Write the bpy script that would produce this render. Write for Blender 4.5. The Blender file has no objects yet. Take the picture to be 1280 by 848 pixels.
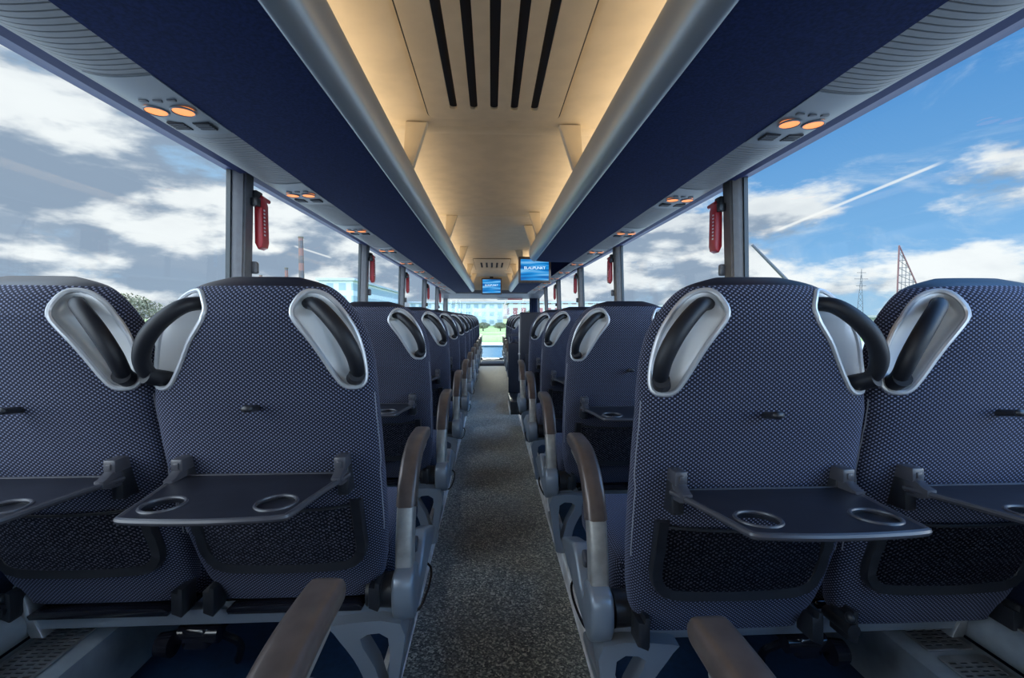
import bpy, bmesh, math, random
import numpy as np
from mathutils import Vector, Matrix

random.seed(4)
S = bpy.context.scene
COL = S.collection
FZ = 1.12            # eye height over the aisle floor
PZ = 0.14            # height of the seat platform over the aisle floor

# ------------------------------------------------------------------ camera
cam_d = bpy.data.cameras.new('camera')
cam_d.sensor_width = 36.0
cam_d.lens = 36.0 * 560 / 1280
cam_d.clip_start = 0.02
cam_d.clip_end = 3000
cam = bpy.data.objects.new('camera', cam_d)
COL.objects.link(cam)
cam.location = (-0.015, 0.0, FZ)
cam.rotation_euler = (math.radians(90 - 2.66), 0, math.radians(-2.66))
S.camera = cam
bpy.context.view_layer.update()
CM = cam.rotation_euler.to_matrix()


def pix_dir(px, py):
    return (CM @ Vector(((px - 640) / 560.0, (424 - py) / 560.0, -1))).normalized()


# ------------------------------------------------------------------ colour management
S.view_settings.view_transform = 'Standard'
S.view_settings.look = 'None'
S.view_settings.gamma = 1
S.view_settings.use_curve_mapping = False
S.view_settings.exposure = 0.08
S.cycles.use_denoising = True
S.cycles.max_bounces = 8
S.cycles.diffuse_bounces = 5
S.cycles.glossy_bounces = 3
S.cycles.transparent_max_bounces = 24
S.cycles.transmission_bounces = 4
S.cycles.sample_clamp_indirect = 4.0
S.cycles.caustics_reflective = False
S.cycles.caustics_refractive = False

# ------------------------------------------------------------------ sky
W = bpy.data.worlds.new('sky')
S.world = W
W.use_nodes = True
nt = W.node_tree
nt.nodes.clear()


def node(t, typ, **kw):
    n = t.nodes.new(typ)
    for k, v in kw.items():
        if hasattr(n, k):
            setattr(n, k, v)
        else:
            n.inputs[k].default_value = v
    return n


def mathn(t, op, a, b=None, c=None, clamp=False):
    n = t.nodes.new('ShaderNodeMath')
    n.operation = op
    n.use_clamp = clamp
    for i, v in enumerate((a, b, c)):
        if v is None:
            continue
        if isinstance(v, (int, float)):
            n.inputs[i].default_value = v
        else:
            t.links.new(v, n.inputs[i])
    return n.outputs[0]


def mixc(t, fac, a, b, blend='MIX'):
    n = t.nodes.new('ShaderNodeMix')
    n.data_type = 'RGBA'
    n.blend_type = blend
    for idx, v in ((0, fac), (6, a), (7, b)):
        if isinstance(v, (int, float)):
            n.inputs[idx].default_value = v
        elif isinstance(v, (tuple, list)):
            n.inputs[idx].default_value = tuple(v) + ((1,) if len(v) == 3 else ())
        else:
            t.links.new(v, n.inputs[idx])
    return n.outputs[2]


def ramp(t, fac, stops):
    n = t.nodes.new('ShaderNodeValToRGB')
    cr = n.color_ramp
    while len(cr.elements) < len(stops):
        cr.elements.new(0.5)
    for e, (p, c) in zip(cr.elements, stops):
        e.position = p
        e.color = tuple(c) + (1,)
    t.links.new(fac, n.inputs[0])
    return n.outputs[0]


def smooth(t, v, a, b):
    n = t.nodes.new('ShaderNodeMapRange')
    n.interpolation_type = 'SMOOTHSTEP'
    n.inputs[1].default_value = a
    n.inputs[2].default_value = b
    t.links.new(v, n.inputs[0])
    return n.outputs[0]


tc = nt.nodes.new('ShaderNodeTexCoord')
sep = nt.nodes.new('ShaderNodeSeparateXYZ')
nt.links.new(tc.outputs['Generated'], sep.inputs[0])
DX, DY, DZ = sep.outputs
zc = mathn(nt, 'MAXIMUM', DZ, 0.0)
den = mathn(nt, 'ADD', zc, 0.85)
cx = mathn(nt, 'DIVIDE', DX, den)
cy = mathn(nt, 'DIVIDE', DY, den)
cmb = nt.nodes.new('ShaderNodeCombineXYZ')
nt.links.new(cx, cmb.inputs[0]); nt.links.new(cy, cmb.inputs[1])
nt.links.new(mathn(nt, 'MULTIPLY', zc, 2.3), cmb.inputs[2])


def noise(vec, scale, detail, rough, dist=0.0, off=(0, 0, 0)):
    mp = nt.nodes.new('ShaderNodeMapping')
    mp.inputs[1].default_value = off
    nt.links.new(vec, mp.inputs[0])
    n = nt.nodes.new('ShaderNodeTexNoise')
    n.inputs['Scale'].default_value = scale
    n.inputs['Detail'].default_value = detail
    n.inputs['Roughness'].default_value = rough
    n.inputs['Distortion'].default_value = dist
    nt.links.new(mp.outputs[0], n.inputs[0])
    return n.outputs[0]


blue = ramp(nt, zc, [(0.0, (0.40, 0.62, 0.82)), (0.12, (0.22, 0.47, 0.80)), (0.4, (0.08, 0.28, 0.64)), (1.0, (0.05, 0.16, 0.45))])
DIRZ = 1
n1 = noise(cmb.outputs[0], 3.6, 12, 0.57, 0.1, (3.1, 1.7, 0))
n2 = noise(cmb.outputs[0], 3.6, 6, 0.5, 0.1, (3.1, 1.7, 0.09))
n3 = noise(cmb.outputs[0], 1.5, 6, 0.6, 0.2, (9, 4, 2))
n4 = noise(cmb.outputs[0], 3.8, 7, 0.65, 1.2, (5, 2, 7))
# more cloud on the left side of the bus and low over the horizon
left = smooth(nt, DX, 0.45, -0.35)
low = smooth(nt, DZ, 0.34, 0.16)
blue = mixc(nt, mathn(nt, 'MULTIPLY', left, 0.75), blue, (0.42, 0.63, 0.85))
bias = mathn(nt, 'ADD', mathn(nt, 'MULTIPLY', left, 0.13), mathn(nt, 'MULTIPLY', low, 0.125))
dens = mathn(nt, 'ADD', n1, bias)
cov = smooth(nt, dens, 0.55, 0.65)
wisp = mathn(nt, 'MULTIPLY', smooth(nt, n4, 0.50, 0.75), 0.55)
lit = mathn(nt, 'SUBTRACT', n1, n2)
shade = smooth(nt, mathn(nt, 'ADD', mathn(nt, 'MULTIPLY', lit, 8.5), mathn(nt, 'MULTIPLY', mathn(nt, 'SUBTRACT', 0.72, dens), 2.2)), -0.55, 0.45)
cloudc = mixc(nt, shade, (0.30, 0.38, 0.50), (0.95, 0.96, 0.97))
cloudc = mixc(nt, mathn(nt, 'MULTIPLY', smooth(nt, n3, 0.5, 0.7), 0.35), cloudc, (0.26, 0.33, 0.45))
sky = mixc(nt, wisp, blue, (0.72, 0.80, 0.88))
sky = mixc(nt, cov, sky, cloudc)
# a vapour trail on the right and a short pale streak on the left
for (pa, pb, w, amp) in (((962, 292), (1185, 200), 0.0035, 0.75), ((366, 307), (416, 323), 0.0025, 0.7)):
    a, b = pix_dir(*pa), pix_dir(*pb)
    nrm = a.cross(b).normalized()
    mid = (a + b).normalized()
    tang = (b - a).normalized()
    half = (b - a).length / 2
    def dotn(v):
        n = nt.nodes.new('ShaderNodeVectorMath')
        n.operation = 'DOT_PRODUCT'
        nt.links.new(tc.outputs['Generated'], n.inputs[0])
        n.inputs[1].default_value = v
        return n.outputs['Value']
    dist = mathn(nt, 'ABSOLUTE', dotn(nrm))
    m1 = smooth(nt, dist, w, w * 0.25)
    m2 = smooth(nt, mathn(nt, 'ABSOLUTE', dotn(tang)), half, half * 0.8)
    m3 = mathn(nt, 'GREATER_THAN', dotn(mid), 0.5)
    m = mathn(nt, 'MULTIPLY', mathn(nt, 'MULTIPLY', m1, m2), mathn(nt, 'MULTIPLY', m3, amp))
    sky = mixc(nt, m, sky, (0.95, 0.96, 0.97))
# sky brightness added behind the bus and overhead, unseen, to light the interior
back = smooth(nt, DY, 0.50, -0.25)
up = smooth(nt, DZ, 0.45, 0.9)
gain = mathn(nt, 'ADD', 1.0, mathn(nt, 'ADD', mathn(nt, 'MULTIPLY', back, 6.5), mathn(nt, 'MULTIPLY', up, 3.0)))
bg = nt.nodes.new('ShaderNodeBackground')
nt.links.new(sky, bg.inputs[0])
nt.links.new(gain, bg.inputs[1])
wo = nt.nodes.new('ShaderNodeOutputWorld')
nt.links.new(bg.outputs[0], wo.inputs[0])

# ------------------------------------------------------------------ sun (veiled, soft)
sd = bpy.data.lights.new('sun', 'SUN')
sd.energy = 3.6
sd.angle = math.radians(16)
sd.color = (1.0, 0.93, 0.82)
sun = bpy.data.objects.new('sun', sd)
sun.rotation_euler = (math.radians(-73), 0, math.radians(3))
COL.objects.link(sun)

# ================================================================== materials


def new_mat(name):
    m = bpy.data.materials.new(name)
    m.use_nodes = True
    b = m.node_tree.nodes['Principled BSDF']
    return m, m.node_tree, b


def plain(name, col, rough=0.5, metal=0.0, var=0.0, scale=30.0, bump=0.0, spec=0.5, coat=0.0):
    m, t, b = new_mat(name)
    b.inputs['Base Color'].default_value = tuple(col) + (1,)
    b.inputs['Roughness'].default_value = rough
    b.inputs['Metallic'].default_value = metal
    b.inputs['Specular IOR Level'].default_value = spec
    b.inputs['Coat Weight'].default_value = coat
    if var or bump:
        c = t.nodes.new('ShaderNodeTexCoord')
        n = t.nodes.new('ShaderNodeTexNoise')
        n.inputs['Scale'].default_value = scale
        n.inputs['Detail'].default_value = 6
        t.links.new(c.outputs['Object'], n.inputs[0])
        if var:
            k = smooth(t, n.outputs[0], 0.3, 0.7)
            o = mixc(t, k, tuple(x * (1 - var) for x in col), tuple(min(1, x * (1 + var)) for x in col))
            t.links.new(o, b.inputs['Base Color'])
        if bump:
            bp = t.nodes.new('ShaderNodeBump')
            bp.inputs['Strength'].default_value = bump
            bp.inputs['Distance'].default_value = 0.002
            t.links.new(n.outputs[0], bp.inputs['Height'])
            t.links.new(bp.outputs[0], b.inputs['Normal'])
    return m


def weave(name, base, dot, pitch, thr=(0.05, 0.5), rough=0.85, bump=0.4, stretch=1.35, jit=0.0):
    """woven cloth: rows of small light dots staggered on a dark ground (UV in metres)"""
    m, t, b = new_mat(name)
    uv = t.nodes.new('ShaderNodeUVMap')
    vec = uv.outputs[0]
    if jit:
        nz = t.nodes.new('ShaderNodeTexNoise')
        nz.inputs['Scale'].default_value = 160
        t.links.new(vec, nz.inputs[0])
        ad = t.nodes.new('ShaderNodeVectorMath'); ad.operation = 'MULTIPLY_ADD'
        t.links.new(nz.outputs[1], ad.inputs[0])
        ad.inputs[1].default_value = (jit, jit, 0)
        t.links.new(vec, ad.inputs[2])
        vec = ad.outputs[0]
    sp = t.nodes.new('ShaderNodeSeparateXYZ')
    t.links.new(vec, sp.inputs[0])
    k = 2 * math.pi / pitch
    cu = mathn(t, 'COSINE', mathn(t, 'MULTIPLY', sp.outputs[0], k / stretch))
    cv = mathn(t, 'COSINE', mathn(t, 'MULTIPLY', sp.outputs[1], k))
    f = mathn(t, 'MULTIPLY', cu, cv)
    d = smooth(t, f, *thr)
    nz2 = t.nodes.new('ShaderNodeTexNoise')
    nz2.inputs['Scale'].default_value = 500
    t.links.new(uv.outputs[0], nz2.inputs[0])
    d2 = mathn(t, 'MULTIPLY', d, mathn(t, 'ADD', 0.6, mathn(t, 'MULTIPLY', nz2.outputs[0], 0.8)))
    o = mixc(t, d2, base, dot)
    t.links.new(o, b.inputs['Base Color'])
    b.inputs['Roughness'].default_value = rough
    b.inputs['Specular IOR Level'].default_value = 0.25
    b.inputs['Sheen Weight'].default_value = 0.15
    b.inputs['Sheen Tint'].default_value = (0.5, 0.55, 0.8, 1)
    bp = t.nodes.new('ShaderNodeBump')
    bp.inputs['Strength'].default_value = bump
    bp.inputs['Distance'].default_value = 0.0012
    t.links.new(d, bp.inputs['Height'])
    t.links.new(bp.outputs[0], b.inputs['Normal'])
    return m


def emit(name, col, strength):
    m, t, b = new_mat(name)
    b.inputs['Base Color'].default_value = tuple(col) + (1,)
    b.inputs['Emission Color'].default_value = tuple(col) + (1,)
    b.inputs['Emission Strength'].default_value = strength
    return m


M = {}
M['fabric'] = weave('seat_fabric', (0.006, 0.0075, 0.019), (0.170, 0.187, 0.275), 0.0080, thr=(0.15, 0.6), stretch=1.25)
M['net'] = weave('pocket_net', (0.009, 0.010, 0.018), (0.20, 0.205, 0.27), 0.0095, thr=(0.2, 0.7), stretch=1.4, bump=0.8, jit=0.008)
M['cap'] = plain('headrest_leatherette', (0.014, 0.015, 0.024), 0.42, var=0.1, scale=60)
M['black'] = plain('black_plastic', (0.014, 0.015, 0.019), 0.38, bump=0.2, scale=400)
M['gloss'] = plain('black_gloss', (0.008, 0.008, 0.012), 0.15)
M['tray'] = plain('dark_tray_plastic', (0.011, 0.012, 0.018), 0.34, var=0.25, scale=25, bump=0.15)
M['hinge'] = plain('graphite_plastic', (0.05, 0.05, 0.06), 0.32)
M['bar'] = plain('grab_bar_rubber', (0.007, 0.008, 0.012), 0.5, spec=0.35)
M['satin'] = plain('satin_silver', (0.66, 0.67, 0.68), 0.45, 0.2)
M['edge_highlight'] = plain('grey_edge_highlight', (0.22, 0.23, 0.27), 0.5)
M['bezel'] = plain('bezel_silver', (0.50, 0.51, 0.53), 0.38, 0.5)
M['frame'] = plain('seat_frame_grey', (0.24, 0.27, 0.31), 0.36, 0.4)
M['arm'] = plain('armrest_grey', (0.40, 0.385, 0.36), 0.38, 0.5, var=0.12, scale=40)
M['pad'] = plain('armrest_pad_brown', (0.12, 0.092, 0.082), 0.34, 0.35, var=0.15, scale=30, coat=0.15)
M['steel'] = plain('brushed_metal', (0.45, 0.45, 0.46), 0.35, 0.8, var=0.2, scale=20)
M['trim'] = plain('aisle_trim_metal', (0.90, 0.84, 0.80), 0.4, 0.0, var=0.25, scale=14)
M['duct'] = plain('duct_grey', (0.27, 0.30, 0.33), 0.45, 0.25, var=0.08)
M['duct_dark'] = plain('duct_grille_dark', (0.01, 0.01, 0.012), 0.6)
M['rackblue'] = plain('rack_fabric_navy', (0.010, 0.020, 0.078), 0.9, var=0.25, scale=130, bump=0.35, spec=0.2)
M['wallnavy'] = plain('wall_carpet_navy', (0.010, 0.016, 0.038), 0.95, var=0.2, scale=160, bump=0.4, spec=0.2)
M['platform'] = plain('platform_vinyl_blue', (0.008, 0.028, 0.070), 0.6, var=0.2, scale=60, bump=0.1)
M['rail'] = plain('rack_rail_silver', (0.33, 0.36, 0.38), 0.36, 0.45)
M['ceil'] = plain('ceiling_beige', (0.62, 0.53, 0.385), 0.75, var=0.05, scale=9, bump=0.08)
M['ceil2'] = plain('ceiling_beige_light', (0.64, 0.55, 0.40), 0.7, var=0.04, scale=12)
M['service'] = plain('service_channel_grey', (0.20, 0.205, 0.21), 0.5, var=0.04)
M['service2'] = plain('service_unit_grey', (0.20, 0.22, 0.24), 0.42)
M['groove'] = plain('groove_dark', (0.02, 0.02, 0.025), 0.8)
M['header'] = plain('window_header_navy', (0.045, 0.06, 0.17), 0.5)
M['pillar'] = plain('pillar_grey', (0.13, 0.135, 0.15), 0.5, var=0.08)
M['pillar_b'] = plain('pillar_warm_grey', (0.14, 0.125, 0.115), 0.55, var=0.08)
M['seal'] = plain('window_seal', (0.02, 0.03, 0.035), 0.5)
M['red'] = plain('hammer_red', (0.50, 0.02, 0.03), 0.35)
M['white'] = plain('white_marks', (0.8, 0.8, 0.8), 0.5)
M['amber'] = emit('amber_lamp', (1.0, 0.30, 0.07), 1.1)
M['rack_fill'] = emit('rack_fill_glow', (1.0, 0.78, 0.48), 1.5)  # glow of the fill strips added in the racks
M['mirror'] = plain('mirror_bright', (0.8, 0.8, 0.8), 0.1, 0.9)

# glass: mostly clear, slight tint and a thin reflection
m, t, b = new_mat('window_glass')
tr = t.nodes.new('ShaderNodeBsdfTransparent'); tr.inputs[0].default_value = (0.93, 0.98, 0.985, 1)
gl = t.nodes.new('ShaderNodeBsdfGlossy'); gl.inputs['Roughness'].default_value = 0.02
mx = t.nodes.new('ShaderNodeMixShader'); mx.inputs[0].default_value = 0.05
t.links.new(tr.outputs[0], mx.inputs[1]); t.links.new(gl.outputs[0], mx.inputs[2])
t.links.new(mx.outputs[0], t.nodes['Material Output'].inputs[0])
M['glass'] = m

# carpet of the aisle
m, t, b = new_mat('aisle_carpet')
c = t.nodes.new('ShaderNodeTexCoord')
v = t.nodes.new('ShaderNodeTexVoronoi'); v.inputs['Scale'].default_value = 165
t.links.new(c.outputs['Object'], v.inputs[0])
nz = t.nodes.new('ShaderNodeTexNoise'); nz.inputs['Scale'].default_value = 3.0; nz.inputs['Detail'].default_value = 5
t.links.new(c.outputs['Object'], nz.inputs[0])
spv = t.nodes.new('ShaderNodeSeparateColor'); t.links.new(v.outputs['Color'], spv.inputs[0])
colr = ramp(t, spv.outputs[0], [(0.0, (0.022, 0.022, 0.022)), (0.4, (0.08, 0.084, 0.074)), (0.75, (0.25, 0.245, 0.20)), (1.0, (0.66, 0.62, 0.50))])
colr = mixc(t, mathn(t, 'MULTIPLY', smooth(t, nz.outputs[0], 0.35, 0.7), 0.35), colr, (0.17, 0.16, 0.14))
t.links.new(colr, b.inputs['Base Color'])
b.inputs['Roughness'].default_value = 0.95
b.inputs['Sheen Weight'].default_value = 0.4
bp = t.nodes.new('ShaderNodeBump'); bp.inputs['Strength'].default_value = 0.8; bp.inputs['Distance'].default_value = 0.003
t.links.new(v.outputs['Distance'], bp.inputs['Height']); t.links.new(bp.outputs[0], b.inputs['Normal'])
M['carpet'] = m

# TV picture: blue with diagonal light streaks
m, t, b = new_mat('monitor_picture')
c = t.nodes.new('ShaderNodeTexCoord')
mp = t.nodes.new('ShaderNodeMapping'); mp.inputs['Rotation'].default_value = (0, math.radians(-28), 0); mp.inputs['Scale'].default_value = (1.2, 1, 11)
t.links.new(c.outputs['Object'], mp.inputs[0])
nz = t.nodes.new('ShaderNodeTexNoise'); nz.inputs['Scale'].default_value = 1.8; nz.inputs['Detail'].default_value = 1
t.links.new(mp.outputs[0], nz.inputs[0])
pc = ramp(t, nz.outputs[0], [(0.38, (0.0, 0.11, 0.42)), (0.5, (0.01, 0.30, 0.78)), (0.64, (0.22, 0.58, 0.95))])
b.inputs['Base Color'].default_value = (0, 0, 0, 1)
t.links.new(pc, b.inputs['Emission Color']); b.inputs['Emission Strength'].default_value = 0.85
b.inputs['Roughness'].default_value = 0.2
M['screen'] = m
M['screentext'] = emit('monitor_text', (0.75, 0.92, 1.0), 0.95)

# outside
m, t, b = new_mat('field_grass')
c = t.nodes.new('ShaderNodeTexCoord')
nz = t.nodes.new('ShaderNodeTexNoise'); nz.inputs['Scale'].default_value = 0.12; nz.inputs['Detail'].default_value = 8
t.links.new(c.outputs['Object'], nz.inputs[0])
t.links.new(ramp(t, nz.outputs[0], [(0.3, (0.13, 0.22, 0.06)), (0.55, (0.24, 0.34, 0.11)), (0.75, (0.36, 0.40, 0.22))]), b.inputs['Base Color'])
b.inputs['Roughness'].default_value = 1
M['grass'] = m
M['asphalt'] = plain('pale_asphalt', (0.30, 0.31, 0.31), 0.9, var=0.08, scale=0.8)
M['leaf'] = plain('hazy_foliage', (0.13, 0.13, 0.075), 0.9, var=0.4, scale=1.2)
M['bark'] = plain('bark', (0.10, 0.08, 0.06), 0.9)
M['lattice'] = plain('lattice_steel', (0.05, 0.055, 0.07), 0.6)
M['latticered'] = plain('lattice_red', (0.10, 0.035, 0.04), 0.6)
M['carblue'] = plain('car_blue', (0.10, 0.19, 0.26), 0.3, 0.3, coat=0.5)
M['carglass'] = plain('car_glass', (0.06, 0.12, 0.15), 0.1)
M['cartyre'] = plain('tyre', (0.01, 0.01, 0.01), 0.8)


def facade(name, wallc, glassc, sx, sz):
    m, t, b = new_mat(name)
    c = t.nodes.new('ShaderNodeTexCoord')
    br = t.nodes.new('ShaderNodeTexBrick')
    br.offset = 0.0
    mp = t.nodes.new('ShaderNodeMapping')
    mp.inputs['Rotation'].default_value = (math.radians(90), 0, 0)
    t.links.new(c.outputs['Object'], mp.inputs[0])
    br.inputs['Color1'].default_value = tuple(glassc) + (1,)
    br.inputs['Color2'].default_value = tuple(x * 0.8 for x in glassc) + (1,)
    br.inputs['Mortar'].default_value = tuple(wallc) + (1,)
    br.inputs['Scale'].default_value = 1.0
    br.inputs['Brick Width'].default_value = sx
    br.inputs['Row Height'].default_value = sz
    br.inputs['Mortar Size'].default_value = 0.22 * sx
    t.links.new(mp.outputs[0], br.inputs[0])
    t.links.new(br.outputs[0], b.inputs['Base Color'])
    b.inputs['Roughness'].default_value = 0.5
    return m


M['facade1'] = facade('pale_glass_facade', (0.42, 0.47, 0.49), (0.25, 0.34, 0.39), 2.6, 2.6)
M['facade2'] = facade('red_white_facade', (0.45, 0.48, 0.50), (0.28, 0.10, 0.10), 2.4, 3.0)
M['facade3'] = plain('pale_green_cladding', (0.12, 0.16, 0.17), 0.6, var=0.1, scale=0.2)
M['facade4'] = plain('white_cladding', (0.30, 0.33, 0.35), 0.6, var=0.1, scale=0.2)

# chimney stripes
m, t, b = new_mat('striped_chimney')
c = t.nodes.new('ShaderNodeTexCoord')
sp = t.nodes.new('ShaderNodeSeparateXYZ'); t.links.new(c.outputs['Object'], sp.inputs[0])
st = mathn(t, 'GREATER_THAN', mathn(t, 'SINE', mathn(t, 'MULTIPLY', sp.outputs[2], 0.75)), 0.0)
t.links.new(mixc(t, st, (0.15, 0.065, 0.055), (0.060, 0.050, 0.055)), b.inputs['Base Color'])
M['chimney'] = m

# ================================================================== mesh helpers


def to_obj(name, bm, mat, parent=None, smooth_angle=40, loc=None, rot=None):
    me = bpy.data.meshes.new(name)
    bm.normal_update()
    bm.to_mesh(me)
    bm.free()
    return link(name, me, mat, parent, smooth_angle, loc, rot)


def link(name, me, mat, parent=None, smooth_angle=40, loc=None, rot=None):
    if isinstance(mat, (list, tuple)):
        for mm in mat:
            me.materials.append(M[mm])
    else:
        me.materials.append(M[mat])
    if smooth_angle:
        for p in me.polygons:
            p.use_smooth = True
        me.set_sharp_from_angle(angle=math.radians(smooth_angle))
    o = bpy.data.objects.new(name, me)
    COL.objects.link(o)
    if parent:
        o.parent = parent
    if loc:
        o.location = loc
    if rot:
        o.rotation_euler = rot
    return o


def empty(name, loc=(0, 0, 0), rot=(0, 0, 0)):
    o = bpy.data.objects.new(name, None)
    o.empty_display_size = 0.1
    COL.objects.link(o)
    o.location = loc
    o.rotation_euler = rot
    return o


def tag(o, label=None, cat=None, group=None, kind=None):
    if label: o['label'] = label
    if cat: o['category'] = cat
    if group: o['group'] = group
    if kind: o['kind'] = kind
    return o


def box(bm, x0, x1, y0, y1, z0, z1, r=0.0, seg=2, mat=None):
    t = bmesh.new()
    bmesh.ops.create_cube(t, size=1)
    for v in t.verts:
        v.co = Vector(((x0 + x1) / 2 + v.co.x * (x1 - x0), (y0 + y1) / 2 + v.co.y * (y1 - y0), (z0 + z1) / 2 + v.co.z * (z1 - z0)))
    if r > 0:
        bmesh.ops.bevel(t, geom=t.edges[:], offset=r, segments=seg, affect='EDGES', profile=0.5)
    if mat is not None:
        t.transform(mat)
    merge(bm, t)


def merge(bm, t):
    me = bpy.data.meshes.new('tmp')
    t.to_mesh(me)
    t.free()
    bm.from_mesh(me)
    bpy.data.meshes.remove(me)


def cyl(bm, p0, p1, r0, r1=None, n=20):
    r1 = r0 if r1 is None else r1
    p0, p1 = Vector(p0), Vector(p1)
    d = p1 - p0
    t = bmesh.new()
    bmesh.ops.create_cone(t, cap_ends=True, segments=n, radius1=r0, radius2=r1, depth=d.length)
    q = Vector((0, 0, 1)).rotation_difference(d.normalized())
    t.transform(Matrix.Translation((p0 + p1) / 2) @ q.to_matrix().to_4x4())
    merge(bm, t)


def sphere(bm, c, r, sx=1, sy=1, sz=1, n=16):
    t = bmesh.new()
    bmesh.ops.create_uvsphere(t, u_segments=n, v_segments=max(6, n // 2), radius=r)
    t.transform(Matrix.Translation(c) @ Matrix.Diagonal((sx, sy, sz, 1)))
    merge(bm, t)


def catmull(P, n, closed=False):
    P = [Vector(p) for p in P]
    out = []
    m = len(P)
    segs = m if closed else m - 1
    for i in range(segs):
        if closed:
            a, b, c, d = P[(i - 1) % m], P[i], P[(i + 1) % m], P[(i + 2) % m]
        else:
            a, b, c, d = P[max(i - 1, 0)], P[i], P[i + 1], P[min(i + 2, m - 1)]
        for k in range(n):
            t = k / n
            out.append(0.5 * ((2 * b) + (c - a) * t + (2 * a - 5 * b + 4 * c - d) * t * t + (3 * b - a - 3 * c + d) * t ** 3))
    if not closed:
        out.append(P[-1].copy())
    return out


def tube(bm, path, r, n=10, closed=False, caps=True):
    """round tube along a polyline; r number or list"""
    m = len(path)
    rs = r if isinstance(r, (list, tuple)) else [r] * m
    rings = []
    up = None
    for i in range(m):
        if closed:
            tan = (path[(i + 1) % m] - path[i - 1]).normalized()
        else:
            tan = (path[min(i + 1, m - 1)] - path[max(i - 1, 0)]).normalized()
        if up is None:
            up = Vector((0, 0, 1)) if abs(tan.z) < 0.9 else Vector((1, 0, 0))
        up = (up - tan * up.dot(tan))
        if up.length < 1e-6:
            up = Vector((1, 0, 0))
        up.normalize()
        sd_ = tan.cross(up)
        ring = []
        for k in range(n):
            a = 2 * math.pi * k / n
            ring.append(bm.verts.new(path[i] + (up * math.cos(a) + sd_ * math.sin(a)) * rs[i]))
        rings.append(ring)
    for i in range(m if closed else m - 1):
        A, B = rings[i], rings[(i + 1) % m]
        for k in range(n):
            bm.faces.new((A[k], A[(k + 1) % n], B[(k + 1) % n], B[k]))
    if caps and not closed:
        bm.faces.new(rings[0][::-1])
        bm.faces.new(rings[-1])
    bmesh.ops.recalc_face_normals(bm, faces=bm.faces[:])


def prism(bm, pts, axis, a0, a1, bevel=0.0, seg=2):
    """polygon pts (2D) extruded along an axis; axis 'x': pts=(y,z); 'y': pts=(x,z); 'z': pts=(x,y)"""
    def P(p, a):
        return {'x': (a, p[0], p[1]), 'y': (p[0], a, p[1]), 'z': (p[0], p[1], a)}[axis]
    t = bmesh.new()
    A = [t.verts.new(P(p, a0)) for p in pts]
    B = [t.verts.new(P(p, a1)) for p in pts]
    fa = t.faces.new(A); fb = t.faces.new(B[::-1])
    n = len(pts)
    for i in range(n):
        t.faces.new((A[i], B[i], B[(i + 1) % n], A[(i + 1) % n]))
    bmesh.ops.recalc_face_normals(t, faces=t.faces[:])
    if bevel > 0:
        ed = [e for e in t.edges if any(f in (fa, fb) for f in e.link_faces)]
        bmesh.ops.bevel(t, geom=ed, offset=bevel, segments=seg, affect='EDGES', profile=0.5)
    merge(bm, t)


def plate(bm, outer, holes, z0, z1):
    """flat plate with holes, pts in XY"""
    t = bmesh.new()
    eds = []
    for loop in [outer] + holes:
        vs = [t.verts.new((p[0], p[1], z0)) for p in loop]
        for i in range(len(vs)):
            eds.append(t.edges.new((vs[i], vs[(i + 1) % len(vs)])))
    bmesh.ops.triangle_fill(t, use_beauty=True, use_dissolve=False, edges=eds)
    res = bmesh.ops.extrude_face_region(t, geom=t.faces[:])
    for v in [g for g in res['geom'] if isinstance(g, bmesh.types.BMVert)]:
        v.co.z = z1
    bmesh.ops.recalc_face_normals(t, faces=t.faces[:])
    merge(bm, t)


def rrect(x0, x1, y0, y1, r, n=5):
    out = []
    for (cx_, cy_, a0) in ((x1 - r, y1 - r, 0), (x0 + r, y1 - r, 90), (x0 + r, y0 + r, 180), (x1 - r, y0 + r, 270)):
        for k in range(n + 1):
            a = math.radians(a0 + 90 * k / n)
            out.append((cx_ + r * math.cos(a), cy_ + r * math.sin(a)))
    return out


def circle(cx_, cy_, r, n=28):
    return [(cx_ + r * math.cos(2 * math.pi * k / n), cy_ + r * math.sin(2 * math.pi * k / n)) for k in range(n)]


def add_uv_box(me, s=1.0):
    uvl = me.uv_layers.new(name='UVMap')
    for p in me.polygons:
        n = p.normal
        ax = max(range(3), key=lambda i: abs(n[i]))
        for li in p.loop_indices:
            co = me.vertices[me.loops[li].vertex_index].co
            uvl.data[li].uv = ((co.y, co.z), (co.x, co.z), (co.x, co.y))[ax]


# ================================================================== seat back (loft)
NC = 160
zl = np.concatenate([np.linspace(0.285, 0.33, 10)[:-1], np.arange(0.33, 0.80, 0.012), np.arange(0.80, 1.035, 0.0055), 1.035 + 0.033 * np.sin(np.linspace(0, np.pi / 2, 11))])


def sm_interp(z, xs, ys):
    zz = np.linspace(xs[0], xs[-1], 800)
    yy = np.interp(zz, xs, ys)
    k = np.hanning(41); k /= k.sum()
    pad = np.concatenate([2 * yy[0] - yy[20:0:-1], yy, 2 * yy[-1] - yy[-2:-22:-1]])
    yy = np.convolve(pad, k, 'valid')
    return np.interp(z, zz, yy)


def hw_at(z):
    b_ = sm_interp(z, [0.285, 0.30, 0.34, 0.40, 0.50, 0.62, 0.72, 0.84, 0.90, 0.945, 0.985, 1.024, 1.045, 1.058, 1.068],
                   [0.175, 0.192, 0.211, 0.223, 0.231, 0.234, 0.234, 0.231, 0.226, 0.216, 0.197, 0.166, 0.142, 0.115, 0.070])
    return b_


def yb_at(z):
    return sm_interp(z, [0.25, 0.35, 0.50, 0.66, 0.80, 0.94, 1.02, 1.068], [0.215, 0.168, 0.112, 0.062, 0.026, 0.0, -0.006, -0.002])


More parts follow.
